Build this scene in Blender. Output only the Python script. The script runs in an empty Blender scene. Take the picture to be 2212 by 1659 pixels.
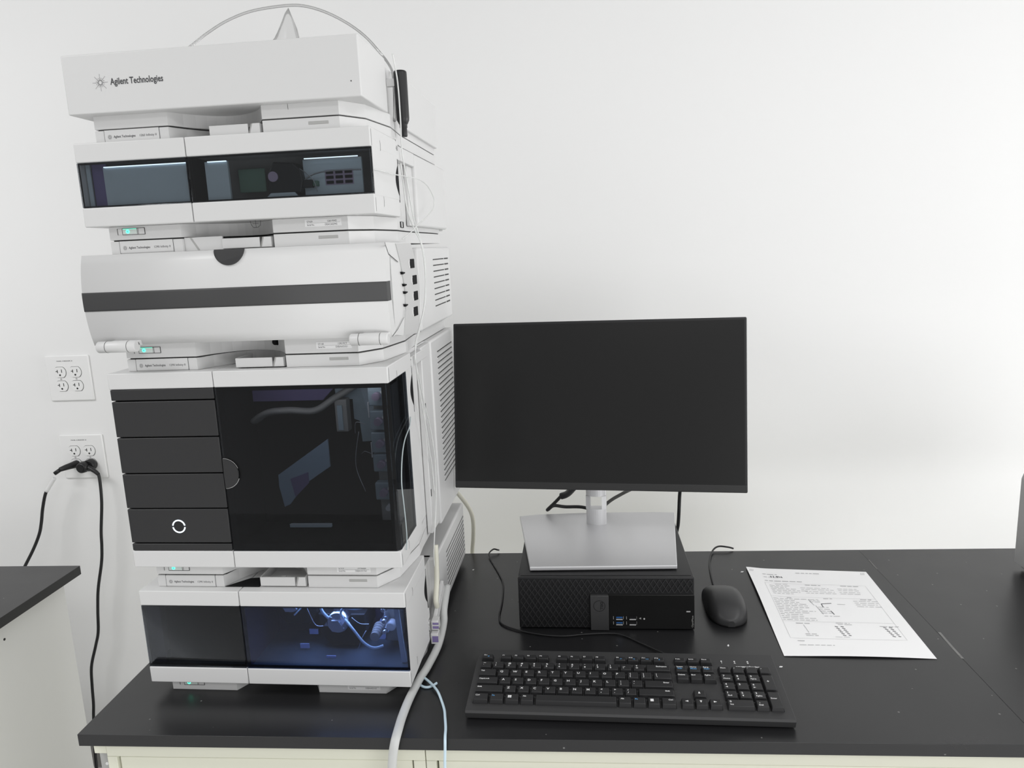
import bpy, bmesh, math, random
from mathutils import Vector, Matrix
random.seed(7)
sc = bpy.context.scene
COL = sc.collection
ZD = 0.9                                   # height of the worktop above the floor

# ---------------------------------------------------------------- camera
F_PX = 1579.7
yaw, pit, roll = -0.08205, 0.18439, -0.04328
fwd = Vector((math.sin(yaw)*math.cos(pit), math.cos(yaw)*math.cos(pit), -math.sin(pit)))
r0 = Vector((math.cos(yaw), -math.sin(yaw), 0)); u0 = r0.cross(fwd)
rt = r0*math.cos(roll) + u0*math.sin(roll); up = u0*math.cos(roll) - r0*math.sin(roll)
cd = bpy.data.cameras.new('camera'); cam = bpy.data.objects.new('camera', cd); COL.objects.link(cam)
M = Matrix((rt, up, -fwd)).transposed().to_4x4(); M.translation = Vector((0.69003, -0.85254, 0.63477+ZD))
cam.matrix_world = M
cd.sensor_fit = 'HORIZONTAL'; cd.sensor_width = 36.0; cd.lens = 36.0*F_PX/2212.0
cd.clip_start = 0.02; cd.clip_end = 60
sc.camera = cam

# ---------------------------------------------------------------- light
w = bpy.data.worlds.new('world'); sc.world = w; w.use_nodes = True
nt = w.node_tree; nt.nodes.clear()
n_out = nt.nodes.new('ShaderNodeOutputWorld'); n_bg = nt.nodes.new('ShaderNodeBackground')
n_tc = nt.nodes.new('ShaderNodeTexCoord'); n_sp = nt.nodes.new('ShaderNodeSeparateXYZ')
n_mr = nt.nodes.new('ShaderNodeMapRange'); n_cr = nt.nodes.new('ShaderNodeValToRGB')
nt.links.new(n_tc.outputs['Generated'], n_sp.inputs[0]); nt.links.new(n_sp.outputs['Z'], n_mr.inputs['Value'])
n_mr.inputs['From Min'].default_value = -1; n_mr.inputs['From Max'].default_value = 1
nt.links.new(n_mr.outputs[0], n_cr.inputs[0]); nt.links.new(n_cr.outputs[0], n_bg.inputs[0]); nt.links.new(n_bg.outputs[0], n_out.inputs[0])
e = n_cr.color_ramp.elements
e[0].position = 0.25; e[0].color = (.86, .86, .855, 1)
e[1].position = 0.80; e[1].color = (.50, .50, .50, 1)
k = n_cr.color_ramp.elements.new(0.52); k.color = (.55, .55, .55, 1)
n_bg.inputs[1].default_value = 1.0

WALL_Y = 1.07
def area(name, loc, target, sx, sy, power, col=(1, 1, 1), spread=180):
    d = bpy.data.lights.new(name, 'AREA'); d.shape = 'RECTANGLE'; d.size = sx; d.size_y = sy; d.energy = power; d.color = col
    d.spread = math.radians(spread)
    o = bpy.data.objects.new(name, d); COL.objects.link(o); o.location = Vector(loc)
    o.rotation_euler = (Vector(target)-Vector(loc)).to_track_quat('-Z', 'Y').to_euler()
    return o
area('ceiling_lamp_left', (-1.40, -0.60, 2.68), (-1.40, -0.55, 0), 1.2, 0.6, 30)
area('ceiling_lamp_right', (2.15, -0.70, 2.75), (2.15, -0.65, 0), 1.2, 0.6, 17)
area('overhead_fill_rear', (0.9, -2.1, 2.75), (0.9, -2.0, 0), 1.2, 0.6, 20)  # added overhead fill lifting the floor and low fronts
area('side_fill_right', (4.1, 0.30, 1.20), (0.4, 0.35, 1.05), 1.4, 1.6, 50)  # added fill light for the right flank of the stack
area('front_fill_rear', (2.5, -2.8, 1.00), (0.3, 0.3, 0.85), 2.0, 1.4, 34)  # added fill light from right rear for the low fronts

vs = sc.view_settings
vs.view_transform = 'Standard'; vs.look = 'None'; vs.gamma = 1.0; vs.exposure = -0.12; vs.use_curve_mapping = False
cy = sc.cycles
cy.max_bounces = 10; cy.transparent_max_bounces = 24; cy.transmission_bounces = 8; cy.glossy_bounces = 6
cy.use_denoising = True
cy.sample_clamp_indirect = 6.0

# ---------------------------------------------------------------- materials
def mat(name, col, rough=.5, metal=0., spec=.5, noise=None, bump=None, emit=None, estr=0., trans=0., ior=1.45, coat=0.):
    m = bpy.data.materials.new(name); m.use_nodes = True
    t = m.node_tree; b = t.nodes['Principled BSDF']
    b.inputs['Base Color'].default_value = (*col, 1); b.inputs['Roughness'].default_value = rough
    b.inputs['Metallic'].default_value = metal; b.inputs['Specular IOR Level'].default_value = spec
    b.inputs['Transmission Weight'].default_value = trans; b.inputs['IOR'].default_value = ior
    b.inputs['Coat Weight'].default_value = coat
    if emit: b.inputs['Emission Color'].default_value = (*emit, 1); b.inputs['Emission Strength'].default_value = estr
    if noise or bump:
        tc = t.nodes.new('ShaderNodeTexCoord')
    if noise:
        sc_, amt = noise
        n = t.nodes.new('ShaderNodeTexNoise'); n.inputs['Scale'].default_value = sc_; n.inputs['Detail'].default_value = 4
        t.links.new(tc.outputs['Object'], n.inputs['Vector'])
        mx = t.nodes.new('ShaderNodeMix'); mx.data_type = 'RGBA'
        mx.inputs[6].default_value = (*[max(0, c*(1-amt)) for c in col], 1); mx.inputs[7].default_value = (*[min(1, c*(1+amt)) for c in col], 1)
        t.links.new(n.outputs['Fac'], mx.inputs[0]); t.links.new(mx.outputs[2], b.inputs['Base Color'])
    if bump:
        sc_, st = bump
        n = t.nodes.new('ShaderNodeTexNoise'); n.inputs['Scale'].default_value = sc_; n.inputs['Detail'].default_value = 3
        t.links.new(tc.outputs['Object'], n.inputs['Vector'])
        bp = t.nodes.new('ShaderNodeBump'); bp.inputs['Strength'].default_value = st; bp.inputs['Distance'].default_value = .001
        t.links.new(n.outputs['Fac'], bp.inputs['Height']); t.links.new(bp.outputs[0], b.inputs['Normal'])
    return m
def glass_mat(name, tint, refl=.6, rough=.02):
    m = bpy.data.materials.new(name); m.use_nodes = True; t = m.node_tree; t.nodes.clear()
    o = t.nodes.new('ShaderNodeOutputMaterial'); mx = t.nodes.new('ShaderNodeMixShader')
    tr = t.nodes.new('ShaderNodeBsdfTransparent'); tr.inputs[0].default_value = (*tint, 1)
    gl = t.nodes.new('ShaderNodeBsdfGlossy'); gl.inputs['Roughness'].default_value = rough
    fr = t.nodes.new('ShaderNodeFresnel'); fr.inputs[0].default_value = 1.5
    mu = t.nodes.new('ShaderNodeMath'); mu.operation = 'MULTIPLY'; mu.inputs[1].default_value = refl
    t.links.new(fr.outputs[0], mu.inputs[0]); t.links.new(mu.outputs[0], mx.inputs[0])
    t.links.new(tr.outputs[0], mx.inputs[1]); t.links.new(gl.outputs[0], mx.inputs[2]); t.links.new(mx.outputs[0], o.inputs[0])
    return m
def worktop_mat():
    m = mat('black_epoxy', (.013, .013, .014), .3, spec=.6)
    t = m.node_tree; b = t.nodes['Principled BSDF']; tc = t.nodes.new('ShaderNodeTexCoord')
    n = t.nodes.new('ShaderNodeTexNoise'); n.inputs['Scale'].default_value = 9; n.inputs['Detail'].default_value = 6
    t.links.new(tc.outputs['Object'], n.inputs['Vector'])
    mr = t.nodes.new('ShaderNodeMapRange'); mr.inputs['To Min'].default_value = .22; mr.inputs['To Max'].default_value = .40
    t.links.new(n.outputs['Fac'], mr.inputs['Value']); t.links.new(mr.outputs[0], b.inputs['Roughness'])
    v = t.nodes.new('ShaderNodeTexVoronoi'); v.inputs['Scale'].default_value = 42
    t.links.new(tc.outputs['Object'], v.inputs['Vector'])
    n2 = t.nodes.new('ShaderNodeTexNoise'); n2.inputs['Scale'].default_value = 14
    t.links.new(tc.outputs['Object'], n2.inputs['Vector'])
    lt = t.nodes.new('ShaderNodeMath'); lt.operation = 'LESS_THAN'; lt.inputs[1].default_value = .058
    t.links.new(v.outputs['Distance'], lt.inputs[0])
    gt = t.nodes.new('ShaderNodeMath'); gt.operation = 'GREATER_THAN'; gt.inputs[1].default_value = .47
    t.links.new(n2.outputs['Fac'], gt.inputs[0])
    ml = t.nodes.new('ShaderNodeMath'); ml.operation = 'MULTIPLY'
    t.links.new(lt.outputs[0], ml.inputs[0]); t.links.new(gt.outputs[0], ml.inputs[1])
    mx = t.nodes.new('ShaderNodeMix'); mx.data_type = 'RGBA'
    mx.inputs[6].default_value = (.013, .013, .014, 1); mx.inputs[7].default_value = (.16, .16, .155, 1)
    t.links.new(ml.outputs[0], mx.inputs[0]); t.links.new(mx.outputs[2], b.inputs['Base Color'])
    return m
WALL = mat('wall_paint', (.88, .88, .875), .65, noise=(3, .012), bump=(90, .08))
FLOOR = mat('floor_vinyl', (.71, .71, .70), .45, noise=(20, .15))
WHITE = mat('white_plastic', (.62, .62, .617), .42, bump=(900, .03))
PALE = mat('pale_grey_plastic', (.50, .50, .497), .45)
SEAM = mat('dark_seam', (.03, .03, .03), .7)
DARK = mat('charcoal_plastic', (.022, .022, .023), .5, bump=(1200, .08))
STRIPE = mat('charcoal_stripe', (.050, .050, .051), .55)
BLACK = mat('black_plastic', (.012, .012, .013), .4)
MATTE = mat('matte_black', (.010, .010, .011), .8, spec=.2)
SCREEN = mat('screen_glass', (.008, .008, .008), .30, spec=.40)
RUBBER = mat('cable_rubber', (.014, .014, .015), .45)
GREYCABLE = mat('grey_cable', (.10, .10, .095), .5)
ALU = mat('brushed_aluminium', (.66, .66, .67), .42, metal=.55)
STEEL = mat('steel', (.62, .66, .72), .22, metal=1.)
SILVER = mat('silver', (.75, .75, .75), .35, metal=.3)
EPOXY = worktop_mat()
CREAM = mat('beige_enamel', (.74, .74, .62), .4, noise=(6, .02))
CAB = mat('grey_laminate', (.76, .76, .745), .5, noise=(5, .03))
GREYM = mat('grey_metal', (.38, .38, .37), .5)
PAPER = mat('paper', (.95, .95, .95), .8, spec=.2)
INK = mat('print_ink', (.50, .50, .51), .8)
PEN = mat('pen_ink', (.05, .05, .06), .7)
TEXT = mat('dark_print', (.05, .05, .055), .7)
LEGEND = mat('white_print', (.75, .75, .75), .6)
BLUE = mat('blue_print', (.10, .32, .62), .6)
USB = mat('blue_usb', (.03, .14, .42), .45)
TUBE = mat('clear_tube', (.86, .87, .86), .25, trans=.35)
HOSE = mat('drain_hose', (.66, .67, .66), .35, trans=.2)
YELLOW = mat('aged_tube', (.80, .79, .68), .35, trans=.2)
GREYTUBE = mat('grey_green_tube', (.40, .46, .47), .3)
BLUETUBE = mat('blue_white_tube', (.66, .82, .92), .3, trans=.15)
CAPIL = mat('steel_capillary', (.42, .43, .44), .3, metal=.7)
LED = mat('green_led', (.1, .8, .6), .4, emit=(.12, 1., .62), estr=1.6)
LEDD = mat('green_led_core', (.1, .5, .38), .4, emit=(.10, .75, .5), estr=.45)
EDGEGLOW = mat('lit_edge_glow', (.8, .85, .9), .4, emit=(.75, .88, 1.), estr=2.5)  # emission painted in for bright panel edges, not a lamp
LEDG = mat('green_led_window', (.60, .66, .63), .4, emit=(.3, .9, .68), estr=.01)
RING = mat('white_ring_light', (.8, .85, .9), .4, emit=(.72, .86, 1.), estr=1.0)
SLATE = mat('slate_painted_metal', (.56, .64, .68), .5)
SLATED = mat('dark_slate_metal', (.36, .44, .49), .5)
DGREY = mat('dark_grey_inside', (.32, .31, .295), .6)
PURPLE = mat('violet_anodised', (.20, .16, .34), .45)
GREENB = mat('circuit_green', (.14, .24, .18), .6)
MAUVE = mat('mauve_plastic', (.42, .34, .46), .5)
TINT = glass_mat('smoked_glass', (.68, .70, .72), .6)
TINTP = glass_mat('pump_smoked_glass', (.50, .55, .68), .5)
TINTD = glass_mat('dark_smoked_glass', (.52, .54, .57), .5)
CLEARBAG = glass_mat('clear_film', (.93, .93, .93), .5, .2)
COIL = glass_mat('clear_coil', (.86, .86, .86), .7, .08)
GREYFILM = glass_mat('clear_door', (.30, .31, .36), 1.0)

# ---------------------------------------------------------------- mesh helpers
def box(bm, x0, x1, y0, y1, z0, z1, mi=0, bev=0., seg=2):
    vs_ = [bm.verts.new((x, y, z)) for z in (z0, z1) for x, y in ((x0, y0), (x1, y0), (x1, y1), (x0, y1))]
    fs = []
    for q in ((3, 2, 1, 0), (4, 5, 6, 7), (0, 1, 5, 4), (1, 2, 6, 5), (2, 3, 7, 6), (3, 0, 4, 7)):
        f = bm.faces.new([vs_[i] for i in q]); f.material_index = mi; fs.append(f)
    if bev > 0:
        es = list({e_ for f in fs for e_ in f.edges})
        r_ = bmesh.ops.bevel(bm, geom=es, offset=bev, segments=seg, profile=.5, affect='EDGES', material=-1)
        for f in r_['faces']: f.material_index = mi; f.smooth = True
def prism(bm, poly, a, b, fn, mi=0, bev=0.):
    """poly of (p,q) swept from a to b; fn(p,q,t)->xyz"""
    A = [bm.verts.new(fn(p, q, a)) for p, q in poly]; B = [bm.verts.new(fn(p, q, b)) for p, q in poly]
    fs = [bm.faces.new(A[::-1]), bm.faces.new(B)]
    n = len(poly)
    for i in range(n):
        fs.append(bm.faces.new((A[i], A[(i+1) % n], B[(i+1) % n], B[i])))
    for f in fs: f.material_index = mi
    if bev > 0:
        es = [e_ for f in fs[:2] for e_ in f.edges]
        r_ = bmesh.ops.bevel(bm, geom=list(set(es)), offset=bev, segments=2, profile=.5, affect='EDGES', material=-1)
        for f in r_['faces']: f.material_index = mi
XY = lambda p, q, t: (p, q, t)
XZ = lambda p, q, t: (p, t, q)
YZ = lambda p, q, t: (t, p, q)
def spline(pts, n=8):
    P = [Vector(p) for p in pts]
    if len(P) < 3: return P
    out = []
    for i in range(len(P)-1):
        a = P[max(i-1, 0)]; b = P[i]; c = P[i+1]; d = P[min(i+2, len(P)-1)]
        for j in range(n):
            t = j/n
            out.append(.5*((2*b)+(c-a)*t+(2*a-5*b+4*c-d)*t*t+(3*b-a-3*c+d)*t**3))
    out.append(P[-1]); return out
def tube(bm, pts, r, sides=8, n=8, mi=0, sq=1.0, smooth=True, rf=None):
    P = spline(pts, n) if n else [Vector(p) for p in pts]
    rings = []; prev = None
    for i, p in enumerate(P):
        t = (P[min(i+1, len(P)-1)]-P[max(i-1, 0)]).normalized()
        if prev is None:
            a = Vector((0, 0, 1)) if abs(t.z) < .9 else Vector((1, 0, 0))
            x = t.cross(a).normalized()
        else:
            x = (prev-t*prev.dot(t)).normalized()
        prev = x; y = t.cross(x)
        rr = r if rf is None else r*rf(i/(len(P)-1))
        rings.append([bm.verts.new(p+x*rr*math.cos(2*math.pi*k_/sides)+y*rr*sq*math.sin(2*math.pi*k_/sides)) for k_ in range(sides)])
    for a, b in zip(rings, rings[1:]):
        for k_ in range(sides):
            f = bm.faces.new((a[k_], a[(k_+1) % sides], b[(k_+1) % sides], b[k_])); f.material_index = mi; f.smooth = smooth
    for rg, rev in ((rings[0], True), (rings[-1], False)):
        f = bm.faces.new(rg[::-1] if rev else rg); f.material_index = mi
def cyl(bm, c, ax, r, a, b, sides=24, mi=0, smooth=True, bev=0., r2=None):
    """cylinder along axis 'x','y','z' from a to b centred at c (other two coordinates)"""
    r2 = r if r2 is None else r2
    def pt(i, rr, t):
        p = c[0]+rr*math.cos(2*math.pi*i/sides); q = c[1]+rr*math.sin(2*math.pi*i/sides)
        return {'x': (t, p, q), 'y': (p, t, q), 'z': (p, q, t)}[ax]
    prof = [(r, a), (r2, b)] if bev <= 0 else [(r-bev, a), (r, a+bev*(1 if b > a else -1)), (r2, b-bev*(1 if b > a else -1)), (r2-bev, b)]
    rings = [[bm.verts.new(pt(i, rr, t)) for i in range(sides)] for rr, t in prof]
    for A, B in zip(rings, rings[1:]):
        for i in range(sides):
            f = bm.faces.new((A[i], A[(i+1) % sides], B[(i+1) % sides], B[i])); f.smooth = smooth; f.material_index = mi
    for R_, rv in ((rings[0], 1), (rings[-1], 0)):
        f = bm.faces.new(R_[::-1] if rv else R_); f.material_index = mi
_tc = {}
def text_mesh(s, bold):
    if (s, bold) not in _tc:
        cu = bpy.data.curves.new('glyphs', 'FONT'); cu.body = s; cu.size = 1.0; cu.resolution_u = 2; cu.offset = bold
        o = bpy.data.objects.new('glyphs', cu); COL.objects.link(o)
        dg = bpy.context.evaluated_depsgraph_get()
        me = bpy.data.meshes.new_from_object(o.evaluated_get(dg))
        _tc[(s, bold)] = ([v.co.copy() for v in me.vertices], [tuple(p.vertices) for p in me.polygons])
        bpy.data.objects.remove(o); bpy.data.curves.remove(cu); bpy.data.meshes.remove(me)
    return _tc[(s, bold)]
def add_text(bm, s, org, ux, uy, height=None, width=None, mi=0, center=False, bold=0.):
    V, Fc = text_mesh(s, bold)
    if not V: return
    x0 = min(v.x for v in V); x1 = max(v.x for v in V); y0 = min(v.y for v in V); y1 = max(v.y for v in V)
    sy = height/max(y1, .5) if height else width/(x1-x0)
    sx = width/(x1-x0) if width else sy
    org = Vector(org); ux = Vector(ux); uy = Vector(uy)
    dx = (x0+x1)/2 if center else x0
    vv = [bm.verts.new(org+ux*((v.x-dx)*sx)+uy*(v.y*sy)) for v in V]
    for f in Fc:
        try:
            q = bm.faces.new([vv[i] for i in f]); q.material_index = mi
        except ValueError: pass
def strip(bm, pts, wdt, fn, mi=0):
    """flat poly-line of given width in plane coordinates (p,q), fn(p,q)->xyz"""
    P = [Vector((*p, 0)) for p in pts]
    L = []
    for i, p in enumerate(P):
        t = (P[min(i+1, len(P)-1)]-P[max(i-1, 0)]).normalized(); n = Vector((-t.y, t.x, 0))*wdt/2
        L.append((bm.verts.new(fn(*(p+n).xy)), bm.verts.new(fn(*(p-n).xy))))
    for a, b in zip(L, L[1:]):
        f = bm.faces.new((a[0], a[1], b[1], b[0])); f.material_index = mi
def arc(cx, cy_, r, a0, a1, n=16, ry=None):
    ry = r if ry is None else ry
    return [(cx+r*math.cos(math.radians(a0+(a1-a0)*i/n)), cy_+ry*math.sin(math.radians(a0+(a1-a0)*i/n))) for i in range(n+1)]

# ---------------------------------------------------------------- object helpers
OFF = {}
def link(name, bm, mats, parent=None, off=None):
    bmesh.ops.recalc_face_normals(bm, faces=[f for f in bm.faces])
    me = bpy.data.meshes.new(name)
    if off is not None: bmesh.ops.translate(bm, verts=bm.verts, vec=-Vector(off))
    bm.to_mesh(me); bm.free()
    for m in (mats if isinstance(mats, (list, tuple)) else [mats]): me.materials.append(m)
    o = bpy.data.objects.new(name, me); COL.objects.link(o)
    if parent is not None: o.parent = parent
    return o
def root_of(o):
    while o.parent: o = o.parent
    return o
def part(name, bm, mats, parent, label=None):
    o = link(name, bm, mats, parent, OFF.get(root_of(parent).name))
    if label: o['label'] = label
    return o
def thing(name, label, cat, loc, rotz=0., group=None, off=None, rotx=0.):
    o = bpy.data.objects.new(name, None); COL.objects.link(o); o.empty_display_size = .05
    o.location = (loc[0], loc[1], loc[2]+ZD); o.rotation_euler = (rotx, 0, rotz)
    o['label'] = label; o['category'] = cat
    if group: o['group'] = group
    OFF[o.name] = off
    return o
def solo(name, label, cat, bm, mats, loc=(0, 0, 0), rotz=0., group=None):
    """a thing that is one mesh, built in desk coordinates around loc"""
    o = link(name, bm, mats, None, loc)
    o.location = (loc[0], loc[1], loc[2]+ZD); o.rotation_euler.z = rotz
    o['label'] = label; o['category'] = cat
    if group: o['group'] = group
    return o
def struct(name, bm, m):
    o = link(name, bm, m); o.location.z = ZD; o['kind'] = 'structure'; return o
nb = bmesh.new

# ================================================================ THE SETTING
WY = 1.07
b = nb(); box(b, -3.2, 4.2, WY, WY+.12, -.9, 2.0); struct('wall_back', b, WALL)
b = nb(); box(b, -3.2, 4.2, -3.0, WY, -1.0, -.9); struct('floor', b, FLOOR)
b = nb(); prism(b, [(WY, -.9), (WY, -.8), (WY-.004, -.802), (WY-.008, -.9)], -3.2, 4.2, YZ); struct('baseboard_back', b, DGREY)

# ================================================================ BENCHES
DD = .5964                                 # worktop depth
def slab(bm, x0, x1, y0, y1, z0, z1): box(bm, x0, x1, y0, y1, z0, z1, bev=.0004, seg=2)
b = nb(); slab(b, -.003, 1.26345, .002, DD, -.0178, 0)
solo('worktop', 'black epoxy worktop under the white instrument stack, monitor and keyboard', 'worktop', b, EPOXY, (0, 0, -.0178))
b = nb(); slab(b, 1.26355, 2.5, .002, DD, -.0178, 0)
wr = solo('worktop', 'black epoxy worktop right of the seam behind and beside the paper sheet', 'worktop', b, EPOXY, (1.2638, 0, -.0178))
RES = mat('seam_residue', (.20, .20, .195), .7, noise=(60, .6))
for pts_, wd_ in (([(1.2665, .272), (1.2655, .250), (1.2645, .225), (1.2640, .196)], .004), ([(1.2650, .548), (1.2642, .525), (1.2640, .505)], .0016)):
    b = nb(); strip(b, pts_, wd_, lambda p, q: (p, q, .0002)); r_ = link('seam_residue', b, RES, wr, (1.2638, 0, -.0178))
b = nb(); slab(b, -1.7, -.411, -.35, DD, -.040, -.020)
solo('worktop', 'lower black worktop of the separate bench at far left', 'worktop', b, EPOXY, (-1.7, -.35, -.040))

def base_cabinet(x0, x1, label, filler):
    t = thing('base_cabinet', label, 'cabinet', (x0, .02, -.9), 0, 'beige base cabinets under the worktop', off=(x0, .02, -.9))
    b = nb()
    fx = x0+(.0195 if filler else 0)
    box(b, fx, x1, .040, .56, -.80, -.0182, 0)                      # carcass
    box(b, fx, x1, .020, .040, -.0475, -.0182, 0, .001)             # top rail
    box(b, fx, fx+.014, .020, .040, -.80, -.0477, 0, .0008)
    box(b, x1-.0165, x1, .020, .040, -.80, -.0477, 0, .0008)
    box(b, fx+.02, x1-.02, .08, .52, -.90, -.80, 0)                 # plinth
    part('carcass', b, CREAM, t)
    zs = [(-.20, -.0500), (-.355, -.205), (-.79, -.36)]
    for i, (a, c) in enumerate(zs):
        b = nb(); box(b, fx+.0165, x1-.019, .0235, .0395, a, c, 0, .0012)
        d = part('drawer' if i < 2 else 'door', b, CREAM, t)
        b = nb(); xm = (fx+x1)/2; zz = (a+c)/2 if i < 2 else c-.05
        tube(b, [(xm-.05, .0235, zz), (xm-.05, .002, zz), (xm+.05, .002, zz), (xm+.05, .0235, zz)], .004, 8, 4)
        part('handle', b, STEEL, d)
    if filler:
        b = nb(); box(b, x0+.001, x0+.0185, .030, .045, -.80, -.046, 0, .0008); part('filler_panel', b, GREYM, t, 'grey metal filler panel')
        b = nb(); cyl(b, (x0+.011, -.066), 'y', .0022, .0285, .0305, 12); part('screw', b, SILVER, t)
        b = nb(); box(b, x0, x0+.0185, .022, .05, -.0445, -.0182, 0, .0008); part('corner_block', b, CREAM, t)
base_cabinet(.0022, .4776, 'beige enamelled drawer cabinet below the instrument stack', True)
base_cabinet(.4786, 1.26, 'beige enamelled drawer cabinet below the keyboard', False)
t = thing('base_cabinet', 'pale grey laminate cabinet with plain end panel under the left bench', 'cabinet', (-1.65, -.3, -.9), off=(-1.65, -.3, -.9))
b = nb(); box(b, -1.65, -.445, -.32, .573, -.80, -.0405); box(b, -1.63, -.47, -.28, .54, -.9, -.8); part('carcass', b, CAB, t)
b = nb(); box(b, -.4445, -.440, -.322, .5755, -.895, -.0405, 0, .0006); e_ = part('end_panel', b, CAB, t)
b = nb(); cyl(b, (.395, -.083), 'x', .0025, -.4401, -.4392, 12); part('screw', b, SEAM, e_)

# black gadget at the very left edge
b = nb(); box(b, -.680, -.6005, .515, .570, -.0198, .004, 0, .004)
solo('black_device', 'small black device at the left edge of the left worktop', 'device', b, BLACK, (-.64, .54, -.0198))

# ================================================================ WALL OUTLETS
def outlet(cx, cz, label, covered):
    t = thing('wall_outlet', label, 'outlet', (cx, WY, cz), 0, 'white four-socket wall outlets', off=(cx, WY, cz))
    b = nb(); hw, hh = .0645, .0648
    prof = [(hw, 0, 0), (hw, -.0015, 0), (hw-.005, -.0055, 0)]
    box(b, cx-hw, cx+hw, WY-.0062, WY-.0002, cz-hh, cz+hh, 0, .0035, 3)
    add_text(b, 'PANEL A BREAKER 26', (cx-.006, WY-.00635, cz+.0475), (1, 0, 0), (0, 0, 1), .0027, .046, 1, True, .02)
    p = part('cover_plate', b, [WHITEP, TEXT], t)
    for i, (dx, dz) in enumerate(((-.0235, .0175), (.0215, .0175), (-.0235, -.0215), (.0215, -.0215))):
        b = nb(); x, z = cx+dx, cz+dz
        out = [(px, max(-.0145, min(.0145, pz))) for px, pz in arc(0, 0, .0172, 0, 360, 40)][:-1]
        prism(b, [(x+px, z+pz) for px, pz in out], WY-.0085, WY-.005, XZ, 0)
        prism(b, [(x+px*1.06, z+pz*1.06) for px, pz in out], WY-.00645, WY-.0062, XZ, 1)   # groove ring
        box(b, x+.0052, x+.0072, WY-.0087, WY-.0080, z-.001, z+.008, 1)
        box(b, x-.0072, x-.0052, WY-.0087, WY-.0080, z-.002, z+.007, 1)
        box(b, x-.0115, x-.0052, WY-.0087, WY-.0080, z+.0015, z+.0035, 1)
        cyl(b, (x, z-.0078), 'y', .0026, WY-.0088, WY-.0080, 14, 1)
        part('socket', b, [WHITEP, SEAM], t)
    for dx in (-.0235, .0215):
        b = nb(); cyl(b, (cx+dx, cz-.002), 'y', .0026, WY-.0072, WY-.006, 14); part('screw', b, PALE, t)
WHITEP = mat('outlet_nylon', (.88, .88, .875), .35)
outlet(-.7092, .3282, 'upper white wall outlet plate with four empty sockets', False)
outlet(-.7037, .1006, 'lower white wall outlet plate with two black plugs in its lower sockets', True)
def tubes(name, label, cat, paths, r, m, group=None, sides=8, n=8, sq=1.0):
    b = nb()
    for p in paths: tube(b, p, r, sides, n, 0, sq)
    c = Vector(paths[0][0])
    return solo(name, label, cat, b, m, tuple(c), 0, group)
# cord with straight plug
cx, cz = -.7272, .0791
t = thing('power_cord', 'black power cord with slim plug and white tag, running behind the left bench', 'cord', (cx, WY-.03, cz), 0, 'black power cords at the wall outlet', off=(cx, WY-.03, cz))
b = nb(); tube(b, [(-.762, 1.012, .052), (-.78, 1.008, .028), (-.7909, 1.005, .0076), (-.8054, 1.005, -.0337), (-.812, 1.0, -.072), (-.8203, .995, -.1048), (-.8381, .985, -.1469), (-.8656, .96, -.2088), (-.90, .90, -.32), (-.94, .84, -.55)], .0042, 10)
part('cable', b, RUBBER, t)
b = nb(); tube(b, [(cx+.003, WY-.0088, cz+.001), (cx-.001, WY-.024, cz+.001), (cx-.012, WY-.038, cz-.001), (cx-.022, WY-.048, cz-.004)], .0125, 12, 4, 0, .9, rf=lambda s: 1-.45*s)
tube(b, [(cx-.019, WY-.046, cz-.003), (cx-.034, 1.016, .066)], .0056, 10, 0)
part('plug', b, BLACK, t)
b = nb(); tube(b, [(-.7605, 1.0125, .0545), (-.770, 1.0105, .041), (-.7865, 1.0065, .017)], .0051, 10, 4); part('tag', b, LEGEND, t, 'white wrap tag')
# cord with round right-angle plug
cx, cz = -.6822, .0791
t = thing('power_cord', 'black power cord with round angled plug hanging in the gap between benches', 'cord', (cx, WY-.03, cz), 0, 'black power cords at the wall outlet', off=(cx, WY-.03, cz))
pB = [(-.6422, 1.03, .058), (-.6384, 1.026, .0337), (-.6385, 1.02, -.0238), (-.6528, 1.02, -.1069), (-.6579, 1.02, -.1531), (-.6662, 1.02, -.2019), (-.6889, 1.02, -.2841), (-.7004, 1.02, -.3508), (-.7096, 1.02, -.4184), (-.7251, 1.02, -.4654), (-.7476, 1.02, -.5301), (-.7557, 1.02, -.5956), (-.7604, 1.02, -.6529), (-.7674, 1.02, -.70), (-.765, 1.0, -.80), (-.74, .96, -.89)]
b = nb(); tube(b, pB, .0042, 10); part('cable', b, RUBBER, t)
b = nb(); cyl(b, (cx+.004, cz), 'y', .0165, WY-.0088, WY-.030, 24, 0, True, .002); cyl(b, (cx-.004, cz-.001), 'y', .0165, WY-.030, WY-.050, 24, 0, True, .003, .0145)
cyl(b, (cx-.004, cz-.001), 'y', .0095, WY-.0502, WY-.0512, 20)
tube(b, [(cx+.010, WY-.036, cz-.002), (cx+.028, WY-.038, cz-.012), (cx+.040, WY-.040, cz-.022)], .0075, 10, 4, rf=lambda s: 1-.35*s)
part('plug', b, BLACK, t)

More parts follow.
